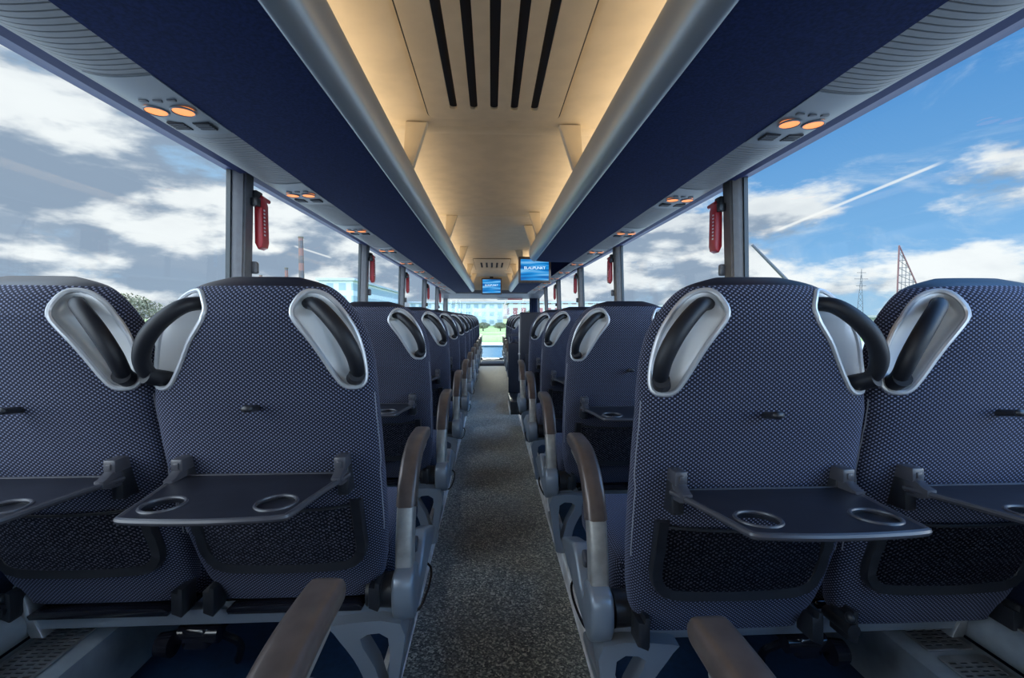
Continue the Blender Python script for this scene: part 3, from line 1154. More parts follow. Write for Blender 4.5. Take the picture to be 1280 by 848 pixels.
YW = 12.0
for side, nm in ((-1, 'left'), (1, 'right')):
    s = side
    bm = bmesh.new()
    xs = sorted((1.23 * s, 1.30 * s))
    if side < 0:
        box(bm, *xs, Y0, YW, -.9, FZ - .30)
    else:
        box(bm, *xs, Y0, 4.62, -.9, FZ - .30); box(bm, *xs, 5.75, YW, -.9, FZ - .30)
    structure('wall_' + nm, bm, 'wallnavy')
    # sill moulding
    bm = bmesh.new()
    prism(bm, [(1.23 * s, FZ - .36), (1.20 * s, FZ - .33), (1.20 * s, FZ - .30), (1.28 * s, FZ - .29), (1.28 * s, FZ - .36)], 'y', Y0, YW)
    structure('trim_4' if s < 0 else 'trim_5', bm, 'pillar')
    # header over the windows
    bm = bmesh.new()
    prism(bm, [(1.155 * s, FZ + .672), (1.170 * s, FZ + .667), (1.19 * s, FZ + .680), (1.24 * s, FZ + .685), (1.24 * s, FZ + .92), (1.10 * s, FZ + .92), (1.105 * s, FZ + .69)], 'y', Y0, YW)
    structure('trim_6' if s < 0 else 'trim_7', bm, 'header')
    # pillars
    for i, py in enumerate((-2.0, .10, 2.205, 4.26, 6.05, 8.05, 9.9, 11.6)):
        if i == 1:
            py = -.15
        bm = bmesh.new()
        w = .052
        prof = [(1.165, py - w + .012), (1.165, py + w - .012), (1.180, py + w), (1.235, py + w), (1.235, py - w), (1.180, py - w)]
        t_ = bmesh.new()
        lo = [t_.verts.new(((p[0] + .03) * s, p[1], FZ - .32)) for p in prof]
        hi = [t_.verts.new(((p[0] - .015) * s, p[1], FZ + .70)) for p in prof]
        t_.faces.new(lo); t_.faces.new(hi[::-1])
        for a in range(6):
            t_.faces.new((lo[a], hi[a], hi[(a + 1) % 6], lo[(a + 1) % 6]))
        bmesh.ops.recalc_face_normals(t_, faces=t_.faces[:])
        bmesh.ops.bevel(t_, geom=[e for e in t_.edges if abs((e.verts[0].co - e.verts[1].co).z) > .5], offset=.008, segments=2, affect='EDGES')
        merge(bm, t_)
        structure('window_pillar', bm, 'pillar' if s < 0 else 'pillar_b')
    # glass panes with dark seals
    edges_y = [-3.2, -2.0, -.15, 2.205, 4.26, 6.05, 8.05, 9.9, 11.6, 12.0]
    for i in range(len(edges_y) - 1):
        a, b_ = edges_y[i], edges_y[i + 1]
        bm = bmesh.new()
        for (yy0, yy1) in ((a + .048, a + .062), (b_ - .062, b_ - .048)):
            if yy1 > yy0 and b_ - a > .5:
                prism(bm, [(1.205 * s, FZ + .70), (1.225 * s, FZ + .70), (1.262 * s, FZ - .32), (1.242 * s, FZ - .32)], 'y', yy0, yy1)
        box(bm, *sorted((1.235 * s, 1.262 * s)), a, b_, FZ - .32, FZ - .285)
        wn = 1 + i + (0 if s < 0 else 9)
        f_ = structure('window_%d' % wn, bm, 'seal')
        t_ = bmesh.new()
        lo = [(1.252 * s, a, FZ - .31), (1.252 * s, b_, FZ - .31)]
        hi = [(1.215 * s, b_, FZ + .71), (1.215 * s, a, FZ + .71)]
        t_.faces.new([t_.verts.new(p) for p in lo + hi])
        to_obj('pane', t_, 'glass', f_, None)
    # lower glazed passenger door in the stairwell (right only)
    if side > 0:
        bm = bmesh.new()
        box(bm, 1.23, 1.27, 4.62, 4.70, -.9, FZ - .30); box(bm, 1.23, 1.27, 5.67, 5.75, -.9, FZ - .30)
        box(bm, 1.23, 1.27, 4.62, 5.75, -.9, -.5); box(bm, 1.23, 1.27, 4.62, 5.75, .62, FZ - .30)
        d_ = structure('door_1', bm, 'pillar')
        bm = bmesh.new(); box(bm, 1.245, 1.25, 4.70, 5.67, -.5, .62)
        to_obj('pane', bm, 'glass', d_, None)

# ceiling: one smooth shell from wall to wall
bm = bmesh.new()
CZ = FZ + .95
prof = [(-1.24, FZ + .80), (-1.18, FZ + .86), (-1.05, FZ + .905), (-.80, FZ + .935), (-.50, CZ), (.50, CZ), (.80, FZ + .935), (1.05, FZ + .905), (1.18, FZ + .86), (1.24, FZ + .80)]
prof2 = prof + [(p[0], p[1] + .04) for p in prof[::-1]]
# openings of the two roof hatches are cut as slots through the flat middle
prism(bm, prof2, 'y', Y0, YW + .2)
structure('ceiling', bm, 'ceil', 30)
# shallow transverse ribs where ceiling panels meet
k = 0
for yy in (2.32, 4.22, 6.95, 9.0):
    bm = bmesh.new()
    prism(bm, [(yy - .05, CZ + .002), (yy - .03, CZ - .006), (yy + .03, CZ - .006), (yy + .05, CZ + .002)], 'x', -.9, .9)
    structure('ceiling_joint', bm, 'ceil2', 30)


def hatch(name, x0, x1, ya, yb, slots, sy0, sy1, sw, label, z=CZ):
    e = empty(name, (0, (ya + yb) / 2, z))
    tag(e, label, 'roof hatch', 'roof hatches')
    yc = (ya + yb) / 2
    bm = bmesh.new()
    hl = [rrect(sx - sw / 2, sx + sw / 2, sy0 - yc, sy1 - yc, sw * .45, 3) for sx in slots]
    plate(bm, rrect(x0, x1, ya - yc, yb - yc, .045), hl, -.016, -.002)
    to_obj('hatch_panel', bm, 'ceil2', e, 30)
    bm = bmesh.new()
    tube(bm, [Vector((p[0], p[1], -.010)) for p in rrect(x0 - .003, x1 + .003, ya - yc - .003, yb - yc + .003, .048)], .0035, 6, closed=True)
    to_obj('gasket', bm, 'groove', e)
    for sx in slots:
        bm = bmesh.new()
        box(bm, sx - sw / 2 - .002, sx + sw / 2 + .002, sy0 - yc - .002, sy1 - yc + .002, -.0035, -.0012)
        to_obj('slot', bm, 'groove', e)
    return e


hatch('roof_hatch', -.30, .30, .30, 2.16, (-.18, -.09, 0, .09, .18), .75, 2.06, .034, 'large beige roof hatch with five long dark slots nearest the camera')
hatch('roof_hatch', -.30, .30, 7.15, 8.75, (-.18, -.09, 0, .09, .18), 7.6, 8.4, .034, 'distant beige roof hatch with five short dark slots in mid ceiling')

# bulkhead over the windscreen
bm = bmesh.new()
prism(bm, [(10.35, CZ), (10.55, FZ + .66), (11.3, FZ + .60), (11.3, CZ)], 'x', -1.2, 1.2)
structure('wall_front', bm, 'ceil', 30)
bm = bmesh.new()
prism(bm, [(10.56, FZ + .67), (10.60, FZ + .58), (11.6, FZ + .50), (12.05, FZ + .54), (12.05, FZ + .95), (11.2, FZ + .95)], 'x', -1.24, 1.24)
structure('trim_8', bm, 'pillar', 30)


# ---------------------------------------------------------------- luggage racks
def rack(side, ya, yb, brk, label):
    e = empty('luggage_rack', (side * .45, ya, FZ + .60))
    tag(e, label, 'luggage rack')
    ox, oz = side * .45, FZ + .60
    L = yb - ya
    def loc(pts):
        return [(p[0] * side - ox, p[1] + FZ - oz) for p in pts]
    bm = bmesh.new()
    prism(bm, loc([(.45, .600), (.55, .592), (.68, .588), (.83, .586), (.83, .63), (.45, .64)]), 'y', 0, L)
    to_obj('underside', bm, 'rackblue', e, 30)
    bm = bmesh.new()
    rp = catmull([(.452, .597, 0), (.420, .603, 0), (.394, .630, 0), (.384, .672, 0), (.386, .715, 0), (.400, .745, 0), (.425, .757, 0), (.448, .745, 0), (.456, .70, 0), (.458, .64, 0)], 4, True)
    prism(bm, loc([(p.x, p.y) for p in rp]), 'y', -.004, L + .004, .004)
    to_obj('front_rail', bm, 'rail', e, 50)
    bm = bmesh.new()
    prism(bm, loc([(.455, .64), (.83, .655), (1.16, .74), (1.20, .88), (1.18, .885), (1.145, .755), (.83, .670), (.455, .655)]), 'y', 0, L)
    to_obj('inner_liner', bm, 'ceil', e)
    for yy in (0, L):
        bm = bmesh.new()
        prism(bm, loc([(.46, .60), (.83, .586), (1.02, .60), (1.18, .68), (1.18, .86), (.9, .88), (.55, .70), (.46, .66)]), 'y', yy - .006, yy + .006)
        if yy == L or ya > 0:
            to_obj('end_panel', bm, 'rackblue', e)
        else:
            bm.free()
    for by in brk:
        bm = bmesh.new()
        prism(bm, loc([(.32, .945), (.425, .945), (.44, .735), (.39, .735)]), 'y', by - ya - .022, by - ya + .022, .005)
        to_obj('bracket', bm, 'ceil2', e)
    return e


rack(-1, Y0, 10.25, (.2, 2.24, 4.20, 6.0, 7.9, 9.6), 'long navy overhead luggage rack with silver rail along the left side')
rack(1, Y0, 4.72, (.2, 2.24, 4.05, 4.62), 'navy overhead luggage rack with silver rail on the near right')
rack(1, 6.2, 10.25, (6.3, 7.9, 9.6), 'short navy luggage rack at front right beyond the hanging monitor')

# ---------------------------------------------------------------- service channels
SV = [(.83, .586), (.88, .581), (.93, .580), (.975, .587), (1.02, .604), (1.06, .626), (1.10, .652), (1.13, .690)]
SVs = catmull([(a, b_, 0) for a, b_ in SV], 3)
LAMPY = [.45, 1.32, 2.18, 3.05, 3.92, 4.80, 5.66, 6.53, 7.40, 8.26, 9.13]


def channel(side, ya, yb, n):
    # ribbed: narrow grooves every 20 mm, except where a reading-light unit sits
    ys = []
    y = ya
    plain_ = [(l - .19, l + .17) for l in LAMPY]
    while y < min(yb, 6.0):
        if any(a < y < b_ for a, b_ in plain_) or y < -.4:
            ys.append((y, 0)); y += .02
            continue
        ys += [(y, 0), (y + .0155, 0), (y + .0165, 1), (y + .0190, 1)]
        y += .02
    ys.append((min(yb, 6.0), 0))
    if yb > 6.0:
        ys += [(yb, 0)]
    verts, faces, mi = [], [], []
    m_ = len(SVs)
    for (y, gd) in ys:
        for i, p in enumerate(SVs):
            a = SVs[max(i - 1, 0)]; b2 = SVs[min(i + 1, m_ - 1)]
            tn = (b2 - a).normalized()
            nr = Vector((-tn.y, tn.x, 0))  # points up into the body
            q = p + nr * (.003 if gd else 0)
            verts.append((q.x * side, y, q.y + FZ))
    for j in range(len(ys) - 1):
        for i in range(m_ - 1):
            a = j * m_ + i
            f_ = (a, a + m_, a + m_ + 1, a + 1)
            faces.append(f_ if side < 0 else f_[::-1])
            mi.append(1 if (ys[j][1] and ys[j + 1][1]) else 0)
    me = bpy.data.meshes.new('service_channel')
    me.from_pydata(verts, [], faces)
    me.materials.append(M['service']); me.materials.append(M['groove'])
    me.polygons.foreach_set('material_index', mi)
    for p in me.polygons: p.use_smooth = False
    o = bpy.data.objects.new('service_channel', me)
    COL.objects.link(o)
    o['kind'] = 'structure'
    return o


channel(-1, -1.0, 11.4, 1)
channel(1, -1.0, 11.4, 2)


def chan_z(x):
    for a, b_ in zip(SVs[:-1], SVs[1:]):
        if a.x <= x <= b_.x:
            return a.y + (b_.y - a.y) * (x - a.x) / (b_.x - a.x)
    return .6


LIGHTNAME = ['beside the camera', 'nearest in view', 'second', 'third', 'fourth', 'fifth', 'sixth', 'seventh', 'eighth', 'ninth', 'tenth']
for side, sn in ((-1, 'left'), (1, 'right')):
    for li, ly in enumerate(LAMPY):
        if li == 0:
            continue
        e = empty('reading_light_unit', (side * .90, ly, FZ + .58))
        nm = 'nearest the camera' if li == 1 else LIGHTNAME[li] + ' from the camera'
        tag(e, f'reading light unit with two amber lamps over the {sn} seats, {nm}', 'reading light', f'reading light units on the {sn}')
        def L3(x, y, z):
            return ((x - .90) * side, y, z - .58)
        # carrier plate follows the channel
        bm = bmesh.new()
        pr = [((p.x - .90) * side, p.y - .58 - .0025) for p in SVs if p.x < 1.0]
        pr2 = pr + [(p[0], p[1] + .006) for p in pr[::-1]]
        prism(bm, pr2, 'y', -.175, .16, 0)
        to_obj('carrier_plate', bm, 'service2', e, 30)
        for x in (.872, .945):
            zz = chan_z(x) - .0035
            bm = bmesh.new()
            cyl(bm, L3(x, 0, zz + .004), L3(x, 0, zz - .003), .027, .027, 24)
            o = to_obj('lamp', bm, 'amber', e)
            bm = bmesh.new()
            cx0 = L3(x, 0, zz - .002)
            tube(bm, [Vector((cx0[0] + .029 * math.cos(a), cx0[1] + .029 * math.sin(a), cx0[2])) for a in np.linspace(0, 2 * math.pi, 24, endpoint=False)], .003, 6, closed=True)
            to_obj('lamp_ring', bm, 'service2', o)
            bm = bmesh.new()
            box(bm, *sorted((L3(x - .022, 0, 0)[0], L3(x + .026, 0, 0)[0])), .075, .125, zz - .58 - .003, zz - .58 + .004, .002)
            v_ = to_obj('air_vent', bm, 'groove', e)
            bm = bmesh.new()
            for q in range(4):
                box(bm, *sorted((L3(x - .020, 0, 0)[0], L3(x + .024, 0, 0)[0])), .081 + q * .011, .084 + q * .011, zz - .58 - .0045, zz - .58 - .002)
            to_obj('vent_slats', bm, 'pillar', v_)
        for x in (.862, .898, .934):
            bm = bmesh.new()
            zz = chan_z(x) - .58 - .0035
            box(bm, *sorted((L3(x - .010, 0, 0)[0], L3(x + .012, 0, 0)[0])), -.064, -.054, zz - .003, zz + .003, .0015)
            to_obj('button', bm, 'pillar', e)

# ---------------------------------------------------------------- fill light strips added unseen in the racks to brighten the interior
for side, sn in ((-1, 'left'), (1, 'right')):
    for (ya, yb) in (((-3.0, 10.0),) if side < 0 else ((-3.0, 4.5), (6.4, 10.0))):
        L = yb - ya
        e = empty('rack_fill_light', (side * .50, ya, FZ + .675))
        tag(e, f'added warm fill light strip unseen in the {sn} rack' + (' at the front' if ya > 0 else ''), 'light')
        bm = bmesh.new(); cyl(bm, (0, 0, 0), (0, L, 0), .010, .010, 10)
        to_obj('tube', bm, 'rack_fill', e)
        ld = bpy.data.lights.new('rack_fill_area', 'AREA')
        ld.shape = 'RECTANGLE'; ld.size = .40; ld.size_y = L
        ld.energy = 3.9 * L; ld.color = (1.0, .86, .66)
        lo_ = bpy.data.objects.new('rack_fill_area', ld)
        COL.objects.link(lo_); lo_.parent = e
        lo_.location = (side * .30, L / 2, .06)
        lo_.rotation_euler = (math.radians(180), math.radians(0), 0)

# ---------------------------------------------------------------- wall rail and heating duct
for side, sn in ((-1, 'left'), (1, 'right')):
    s = side
    e = empty('wall_seat_rail', (s * 1.18, 0, FZ - .745))
    tag(e, f'round-fronted grey seat rail along the {sn} wall', 'rail')
    def P(l):
        return [((p[0] - 1.18) * s, p[1] + .745) for p in l]
    spans = ((Y0, YW),) if s < 0 else ((Y0, 4.55), (5.85, YW))
    bm = bmesh.new()
    rp = catmull([(1.235, -.700, 0), (1.18, -.703, 0), (1.148, -.715, 0), (1.135, -.745, 0), (1.148, -.778, 0), (1.18, -.79, 0), (1.235, -.79, 0)], 4)
    for (ya, yb) in spans:
        prism(bm, P([(p.x, p.y) for p in rp]), 'y', ya, yb)
    to_obj('rail_body', bm, 'duct', e, 40)
    bm = bmesh.new()
    for (ya, yb) in spans:
        box(bm, *sorted(((1.17 - 1.18) * s, (1.19 - 1.18) * s)), ya, yb, .040, .0445)
    to_obj('track_slot', bm, 'steel', e)
    e = empty('floor_heater', (s * 1.08, 0, PZ))
    tag(e, f'grey floor heating duct with slotted grille beside the {sn} wall', 'heater')
    bm = bmesh.new()
    for (ya, yb) in spans:
        prism(bm, [((1.175 - 1.08) * s, 0), ((1.175 - 1.08) * s, .175), ((1.02 - 1.08) * s, .170), ((1.005 - 1.08) * s, .160), ((1.00 - 1.08) * s, .0)], 'y', ya, yb, .004)
    to_obj('duct_body', bm, 'duct', e, 30)
    y = .6
    while y < 4.2:
        bm = bmesh.new()
        plate(bm, rrect((1.04 - 1.08), (1.155 - 1.08), y, y + .38, .004),
              [rrect((1.046 + cidx * .0265 - 1.08), (1.046 + cidx * .0265 + .021 - 1.08), y + .012 + r_ * .0122, y + .012 + r_ * .0122 + .0072, .002, 2)
               for cidx in range(4) for r_ in range(29)], .1745, .1785)
        if s < 0:
            bmesh.ops.scale(bm, vec=(-1, 1, 1), verts=bm.verts[:])
            bmesh.ops.recalc_face_normals(bm, faces=bm.faces[:])
        g_ = to_obj('grille', bm, 'steel', e, 30)
        bm = bmesh.new(); box(bm, *sorted(((1.043 - 1.08) * s, (1.152 - 1.08) * s)), y + .004, y + .376, .172, .1752)
        to_obj('grille_back', bm, 'duct_dark', g_)
        y += .40

# ---------------------------------------------------------------- emergency hammers on the pillars
PILN = {2.205: 'nearest', 4.26: 'second', 6.05: 'third', 8.05: 'fourth', 9.9: 'fifth'}
for s, sn in ((-1, 'left'), (1, 'right')):
    for py, pn in PILN.items():
        if s > 0 and py > 9:
            continue
        e = empty('emergency_hammer', (s * 1.135, py + .055, FZ + .45))
        tag(e, f'red emergency hammer in its holder on the {pn} {sn} window pillar', 'hammer', f'emergency hammers on the {sn}')
        bm = bmesh.new()
        prism(bm, [(-.018, .10), (-.010, .13), (.020, .125), (.022, -.085), (.008, -.115), (-.012, -.105), (-.018, -.08)], 'y', -.02, .045, .005)
        if s < 0:
            bmesh.ops.scale(bm, vec=(-1, 1, 1), verts=bm.verts[:]); bmesh.ops.recalc_face_normals(bm, faces=bm.faces[:])
        to_obj('holder', bm, 'red', e)
        bm = bmesh.new()
        cyl(bm, (0, .035, -.10), (0, .035, .12), .010, .012, 12)
        cyl(bm, (0, .005, .135), (0, .085, .135), .014, .010, 14)
        to_obj('hammer_handle', bm, 'red', e)
        bm = bmesh.new()
        for q in range(8):
            z = -.05 + q * .017
            box(bm, *sorted((-.0185 * s, -.0200 * s)), -.008, .006, z, z + .008)
        to_obj('sign_marks', bm, 'white', e)
        bm = bmesh.new()
        box(bm, *sorted((.0 * s, .04 * s)), -.03, .03, .10, .165, .006)
        box(bm, *sorted((-.012 * s, .02 * s)), -.05, -.01, .085, .125, .004)
        to_obj('mounting_bracket', bm, 'black', e)
        # tether on the pillar
        bm = bmesh.new()
        box(bm, *sorted((.010 * s, .045 * s)), -.03, .0, -.235, -.175, .010, 3)
        to_obj('belt_clip', bm, 'pillar', e)

# ---------------------------------------------------------------- monitors


def monitor(x, y, z, w, h, label, drop):
    e = empty('ceiling_monitor', (x, y, z))
    tag(e, label, 'monitor')
    bm = bmesh.new()
    box(bm, -w / 2, w / 2, 0, .05, -h / 2, h / 2, .012, 3)
    box(bm, -w / 2 + .03, w / 2 - .03, .05, .075, -h / 2 + .03, h / 2 - .02, .01)
    to_obj('casing', bm, 'pad', e)
    bm = bmesh.new(); box(bm, -w / 2 + .026, w / 2 - .026, -.003, .002, -h / 2 + .030, h / 2 - .030)
    s_ = to_obj('screen', bm, 'screen', e)
    cu = bpy.data.curves.new('screen_text', 'FONT')
    cu.body = 'BLAUPUNKT'; cu.size = w * .115; cu.align_x = 'CENTER'; cu.extrude = .0005
    o = bpy.data.objects.new('screen_text', cu); COL.objects.link(o)
    me = bpy.data.meshes.new_from_object(o)
    bpy.data.objects.remove(o)
    me.materials.clear(); me.materials.append(M['screentext'])
    t_ = bpy.data.objects.new('screen_text', me); COL.objects.link(t_)
    t_.parent = s_; t_.location = (0, -.0045, h * .02); t_.rotation_euler = (math.radians(90), 0, 0)
    bm = bmesh.new()
    box(bm, -.04, .04, .03, .06, h / 2 - .02, h / 2 + drop, .006)
    to_obj('hanging_arm', bm, 'black', e)
    return e


monitor(.485, 5.15, FZ + .555, .375, .30, 'flat monitor with blue picture hanging beside the right luggage rack', .12)
monitor(-.005, 10.25, FZ + .725, .46, .37, 'small distant flat monitor with blue picture above the windscreen', .05)

# ---------------------------------------------------------------- middle partition, guard
e = empty('partition', (.72, 4.48, PZ))
tag(e, 'dark flat partition panel with metal edge standing before the stairwell', 'partition')
bm = bmesh.new(); box(bm, -.45, .46, -.02, .02, 0, FZ - PZ + .06, .015, 3); to_obj('panel', bm, 'cap', e)
bm = bmesh.new(); cyl(bm, (-.45, 0, .35), (-.45, 0, FZ - PZ - .02), .010, .010, 12); sphere(bm, (-.45, 0, .62), .016)
to_obj('edge_tube', bm, 'steel', e)
bm = bmesh.new(); box(bm, -.40, .42, -.026, -.018, .30, .62, .01); to_obj('kick_pad', bm, 'cap', e)
e = empty('stairwell_guard', (.45, 5.75, 0))
tag(e, 'waist-high dark guard panel on a low box at the stairwell edge', 'guard panel')
bm = bmesh.new(); box(bm, -.245, .70, 0, .03, .15, FZ - .32, .012, 3); to_obj('panel', bm, 'cap', e)
bm = bmesh.new(); box(bm, -.245, -.12, -.60, .03, 0, .15, .01); to_obj('base_box', bm, 'black', e)
bm = bmesh.new(); box(bm, -.251, -.243, -.60, .03, 0, .05); to_obj('edge_strip', bm, 'white', e)
bm = bmesh.new(); tube(bm, catmull([(-.235, .015, FZ - .33), (-.24, .015, FZ - .25), (-.20, .015, FZ - .22), (.60, .015, FZ - .22), (.68, .015, FZ - .24), (.69, .015, FZ - .33)], 5), .014, 10); to_obj('hand_rail', bm, 'hinge', e)

# front cabin
bm = bmesh.new(); box(bm, -1.25, 1.25, Y1, YW + .1, -.62, -.55); structure('floor_cab', bm, 'platform')
bm = bmesh.new(); box(bm, -1.25, 1.25, Y1 - .012, Y1, -.55, .0); structure('trim_9', bm, 'trim')
e = empty('dashboard', (0, 11.55, -.55))
tag(e, 'low dark dashboard across the front under the windscreen', 'dashboard')
bm = bmesh.new(); prism(bm, [(-.25, 0), (.42, 0), (.42, .52), (.2, .57), (-.1, .60), (-.22, .52)], 'x', -1.2, 1.2, .02); to_obj('console', bm, 'cap', e)
bm = bmesh.new(); box(bm, -.24, .2, -.08, .1, .595, .625, .01); to_obj('top_shelf', bm, 'hinge', e)
bm = bmesh.new(); box(bm, -1.28, 1.28, YW - .02, YW + .08, -.6, .02); structure('wall_front_lower', bm, 'wallnavy')
bm = bmesh.new()
box(bm, -1.28, -1.17, YW - .03, YW + .05, 0, FZ + .6); box(bm, 1.17, 1.28, YW - .03, YW + .05, 0, FZ + .6)
box(bm, -1.2, 1.2, YW, YW + .05, .0, .06)
w_ = structure('window_19', bm, 'seal')
bm = bmesh.new(); box(bm, -1.2, 1.2, YW + .02, YW + .025, .05, FZ + .7); to_obj('windscreen_pane', bm, 'glass', w_, None)
e = empty('curtain', (1.06, 11.5, FZ - .1)); tag(e, 'dark gathered curtain beside the windscreen at front right', 'curtain')
bm = bmesh.new()
pts_ = []
for i in range(41):
    a = i / 40
    pts_.append((-.09 + .20 * a, .02 * math.sin(a * 26)))
back_ = [(p[0], p[1] + .012) for p in pts_[::-1]]
prism(bm, pts_ + back_, 'z', -.35, .66)
to_obj('cloth', bm, 'wallnavy', e)
e = empty('sun_visor', (.46, 11.45, FZ + .50)); tag(e, 'white and red roller visor under the front header', 'sun visor')
bm = bmesh.new(); box(bm, -.32, .32, 0, .02, -.03, .02, .006); to_obj('blind', bm, 'white', e)
bm = bmesh.new(); box(bm, -.05, .32, -.006, .0, -.03, .0, .002); to_obj('stripe', bm, 'red', e)
bm = bmesh.new(); cyl(bm, (-.33, .01, .02), (.33, .01, .02), .012); to_obj('roller', bm, 'hinge', e)

# rear wall behind the camera, with the rear window
bm = bmesh.new(); box(bm, -1.25, 1.25, Y0 - .05, Y0, -.1, FZ - .15); box(bm, -1.25, 1.25, Y0 - .05, Y0, FZ + .75, FZ + 1.0)
structure('wall_back', bm, 'wallnavy')
bm = bmesh.new(); box(bm, -1.25, -1.15, Y0 - .04, Y0, FZ - .15, FZ + .75); box(bm, 1.15, 1.25, Y0 - .04, Y0, FZ - .15, FZ + .75)
w_ = structure('window_20', bm, 'seal')
bm = bmesh.new(); box(bm, -1.15, 1.15, Y0 - .03, Y0 - .025, FZ - .15, FZ + .75); to_obj('pane', bm, 'glass', w_, None)

# ================================================================== outside
GZ = -1.38
bm = bmesh.new()
box(bm, -900, 900, -200, 1500, GZ - .2, GZ)
g_ = structure('ground', bm, 'grass')
bm = bmesh.new(); box(bm, -200, 200, -150, 46, GZ, GZ + .03)
structure('ground_road', bm, 'asphalt')


def building(x0, x1, y0, y1, h, mat, label, roofmat='facade4'):
    e = empty('building', ((x0 + x1) / 2, y0, GZ))
    w = (x1 - x0) / 2
    tag(e, label, 'building')
    bm = bmesh.new(); box(bm, -w, w, 0, y1 - y0, 0, h); to_obj('wall', bm, mat, e, None)
    bm = bmesh.new(); box(bm, -w - .5, w + .5, -.5, y1 - y0 + .5, h, h + .5); to_obj('roof', bm, roofmat, e, None)
    return e


building(-27, 4, 150, 165, 7.5, 'facade1', 'long pale glass-fronted building seen through the windscreen')
building(5, 40, 128, 143, 6.8, 'facade2', 'low white building with red windows seen through the windscreen')
building(-36, -29, 96, 148, 10.4, 'facade1', 'pale glazed hall outside the far left windows')
building(43, 64, 85, 160, 5.3, 'facade3', 'low grey-green shed outside the right windows')
building(76, 92, 76, 95, 2.6, 'facade4', 'small white shed on the right horizon')


def tree(name, x, y, h, w, label, seed):
    rnd = random.Random(seed)
    e = empty(name, (x, y, GZ)); tag(e, label, 'tree')
    bm = bmesh.new()
    cyl(bm, (0, 0, 0), (0, 0, h * .6), w * .05, w * .03, 8)
    for k in range(6):
        a = rnd.uniform(0, 6.28); r_ = w * rnd.uniform(.2, .4)
        cyl(bm, (0, 0, h * rnd.uniform(.3, .5)), (r_ * math.cos(a), r_ * math.sin(a), h * rnd.uniform(.6, .85)), w * .02, w * .008, 6)
    to_obj('trunk', bm, 'bark', e)
    bm = bmesh.new()
    for k in range(2600):
        u, v_, r_ = rnd.uniform(0, 6.28), rnd.uniform(-1, 1), rnd.uniform(.3, 1) ** .5
        c_ = math.sqrt(1 - v_ * v_)
        p = Vector((c_ * math.cos(u) * w / 2 * r_, c_ * math.sin(u) * w / 2 * r_, h * .62 + v_ * h * .38 * r_))
        lump = 1 + .25 * math.sin(u * 3 + v_ * 4)
        p.x *= lump; p.y *= lump
        s_ = w * rnd.uniform(.009, .024)
        R = Matrix.Rotation(rnd.uniform(0, 6), 4, 'X') @ Matrix.Rotation(rnd.uniform(0, 6), 4, 'Z')
        vs = [bm.verts.new(p + R @ Vector(q) * s_) for q in ((-1, -.6, 0), (1, -.5, .2), (.9, .6, 0), (-.8, .7, .2))]
        bm.faces.new(vs)
    to_obj('foliage', bm, 'leaf', e, None)


tree('tree', -35.3, 45, 4.9, 6.2, 'bare-topped olive tree on the horizon outside the nearest left window', 3)
tree('tree', -28.9, 45, 4.4, 4.6, 'smaller bushy tree right of the olive one outside the left window', 5)
tree('tree', -23.5, 62, 5.2, 4.0, 'dark slim tree beyond the second left window', 8)
for i in range(6):
    tree('tree', 9 + i * 6.2, 100 + i * 2, 4.5, 4.4, ['leftmost', 'second', 'third', 'fourth', 'fifth', 'rightmost'][i] + ' green tree of the row outside the far right windows', 20 + i)
# hedge in the field ahead
for i, x in enumerate((-5, -1.6, 1.8, 5.2)):
    tree('bush', x, 88, 1.7, 2.6, ['leftmost', 'second', 'third', 'rightmost'][i] + ' round bush in the field ahead of the windscreen', 40 + i)
# chimneys
def chim(px, ytop, Y, w, label):
    d = pix_dir(px, ytop)
    k = Y / d.y
    x, zt_ = d.x * k + cam.location.x, d.z * k + FZ
    e = empty('chimney', (x, Y, GZ)); tag(e, label, 'chimney')
    bm = bmesh.new(); cyl(bm, (0, 0, 0), (0, 0, zt_ - GZ), w, w * .75, 20); to_obj('stack', bm, 'chimney', e)
    bm = bmesh.new(); cyl(bm, (0, 0, zt_ - GZ), (0, 0, zt_ - GZ + w * .5), w * .85, w * .85, 20); to_obj('rim', bm, 'bark', e)


chim(376, 298, 260, 1.7, 'tall striped factory chimney outside the second left window')
chim(358, 336, 300, 1.3, 'short factory chimney left of the tall striped one')
chim(326, 345, 320, 1.2, 'stub of a far chimney just above the nearest left seat')


def world_at(px, py, Y):
    d = pix_dir(px, py); k = Y / d.y
    return Vector((d.x * k + cam.location.x, Y, d.z * k + FZ))


# triangular lattice tower on the right
e = empty('lattice_tower', world_at(1134, 385, 70)); tag(e, 'tall triangular steel lattice structure on the right horizon', 'tower')
e.location.z = GZ
top = world_at(1124, 307, 70) - e.location
br_ = world_at(1146, 356, 70) - e.location
xl, xr, zt_, zm = top.x, br_.x, top.z, br_.z
bm = bmesh.new()
cyl(bm, (xl, 0, 0), (xl, 0, zt_), .12); cyl(bm, (xr, 0, 0), (xr, 0, zm), .10); cyl(bm, (xl, 0, zt_), (xr, 0, zm), .10)
cyl(bm, (xl + .3, .3, 0), (xl + .3, .3, zt_ - .6), .08)
to_obj('mast_poles', bm, 'latticered', e)
bm = bmesh.new()
nn = 12
for i in range(nn):
    z = zt_ * i / nn
    xe = xr if z < zm else xl + (xr - xl) * (zt_ - z) / (zt_ - zm)
    cyl(bm, (xl, 0, z), (xe, 0, z), .05, n=6)
    z2 = zt_ * (i + 1) / nn
    cyl(bm, (xl, 0, z2), (xe, 0, z), .04, n=6)
for i in range(1, 5):
    xx = xl + (xr - xl) * i / 5
    cyl(bm, (xx, 0, 0), (xx, 0, zt_ - (zt_ - zm) * i / 5), .045, n=6)
to_obj('cross_bracing', bm, 'lattice', e)
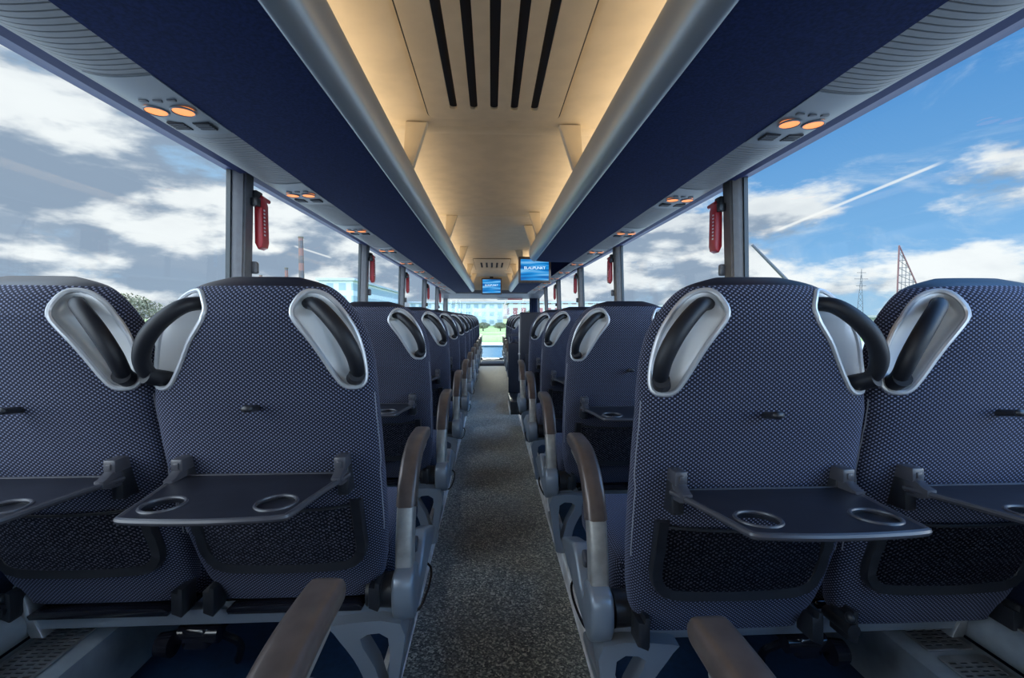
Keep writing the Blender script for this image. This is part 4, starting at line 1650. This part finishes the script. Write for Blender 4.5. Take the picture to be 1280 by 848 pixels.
# crane jib
a, b_ = world_at(940, 306, 120), world_at(985, 352, 120)
e = empty('crane', (b_.x, 120, GZ)); tag(e, 'slanting crane jib on the horizon outside the nearest right window', 'crane')
bm = bmesh.new(); cyl(bm, (a.x - b_.x, 0, a.z - GZ), (0, 0, b_.z - GZ), .35, .5, 8); to_obj('jib', bm, 'lattice', e)
bm = bmesh.new(); cyl(bm, (0, 0, 0), (0, 0, b_.z - GZ), .7, .6, 8); to_obj('mast', bm, 'lattice', e)
# pylon
tp = world_at(1077, 336, 150)
e = empty('power_pylon', (tp.x, 150, GZ)); tag(e, 'thin steel power pylon between the right seats on the horizon', 'pylon')
H_ = tp.z - GZ
bm = bmesh.new()
for sx in (-1, 1):
    cyl(bm, (sx * 1.4, 0, 0), (0, 0, H_), .10, .05, 6)
for i in range(10):
    z = H_ * i / 10; w = 1.4 * (1 - i / 10); w2 = 1.4 * (1 - (i + 1) / 10)
    cyl(bm, (-w, 0, z), (w2, 0, H_ * (i + 1) / 10), .05, n=5); cyl(bm, (w, 0, z), (-w2, 0, H_ * (i + 1) / 10), .05, n=5)
to_obj('lattice_body', bm, 'lattice', e)
bm = bmesh.new()
for f, w in ((.70, 1.8), (.82, 2.4), (.93, 1.6)):
    cyl(bm, (-w, 0, H_ * f), (w, 0, H_ * f), .09, n=6)
to_obj('cross_arm', bm, 'lattice', e)

# parked car ahead of the coach
e = empty('parked_car', (-.05, 16.5, GZ + .03)); tag(e, 'blue-grey car seen through the windscreen at the end of the aisle', 'car')
bm = bmesh.new()
prism(bm, [(0, .25), (0, .75), (.25, .85), (.9, .90), (3.2, .88), (4.1, .75), (4.2, .30)], 'x', -.85, .85, .06, 3)
to_obj('body', bm, 'carblue', e)
bm = bmesh.new()
prism(bm, [(.35, .86), (.85, 1.38), (2.2, 1.42), (3.1, .90)], 'x', -.74, .74, .06, 3)
to_obj('cabin_glass', bm, 'carglass', e)
bm = bmesh.new(); box(bm, -.72, .72, .8, 2.25, 1.385, 1.44, .02); to_obj('roof', bm, 'carblue', e)
bm = bmesh.new(); box(bm, -.80, .80, .02, .06, .80, .86, .01, 2); to_obj('chrome_strip', bm, 'mirror', e)
for sx in (-.80, .80):
    for y in (.8, 3.3):
        bm = bmesh.new(); cyl(bm, (sx - .1, y, .30), (sx + .1, y, .30), .31, n=24); to_obj('wheel', bm, 'cartyre', e)
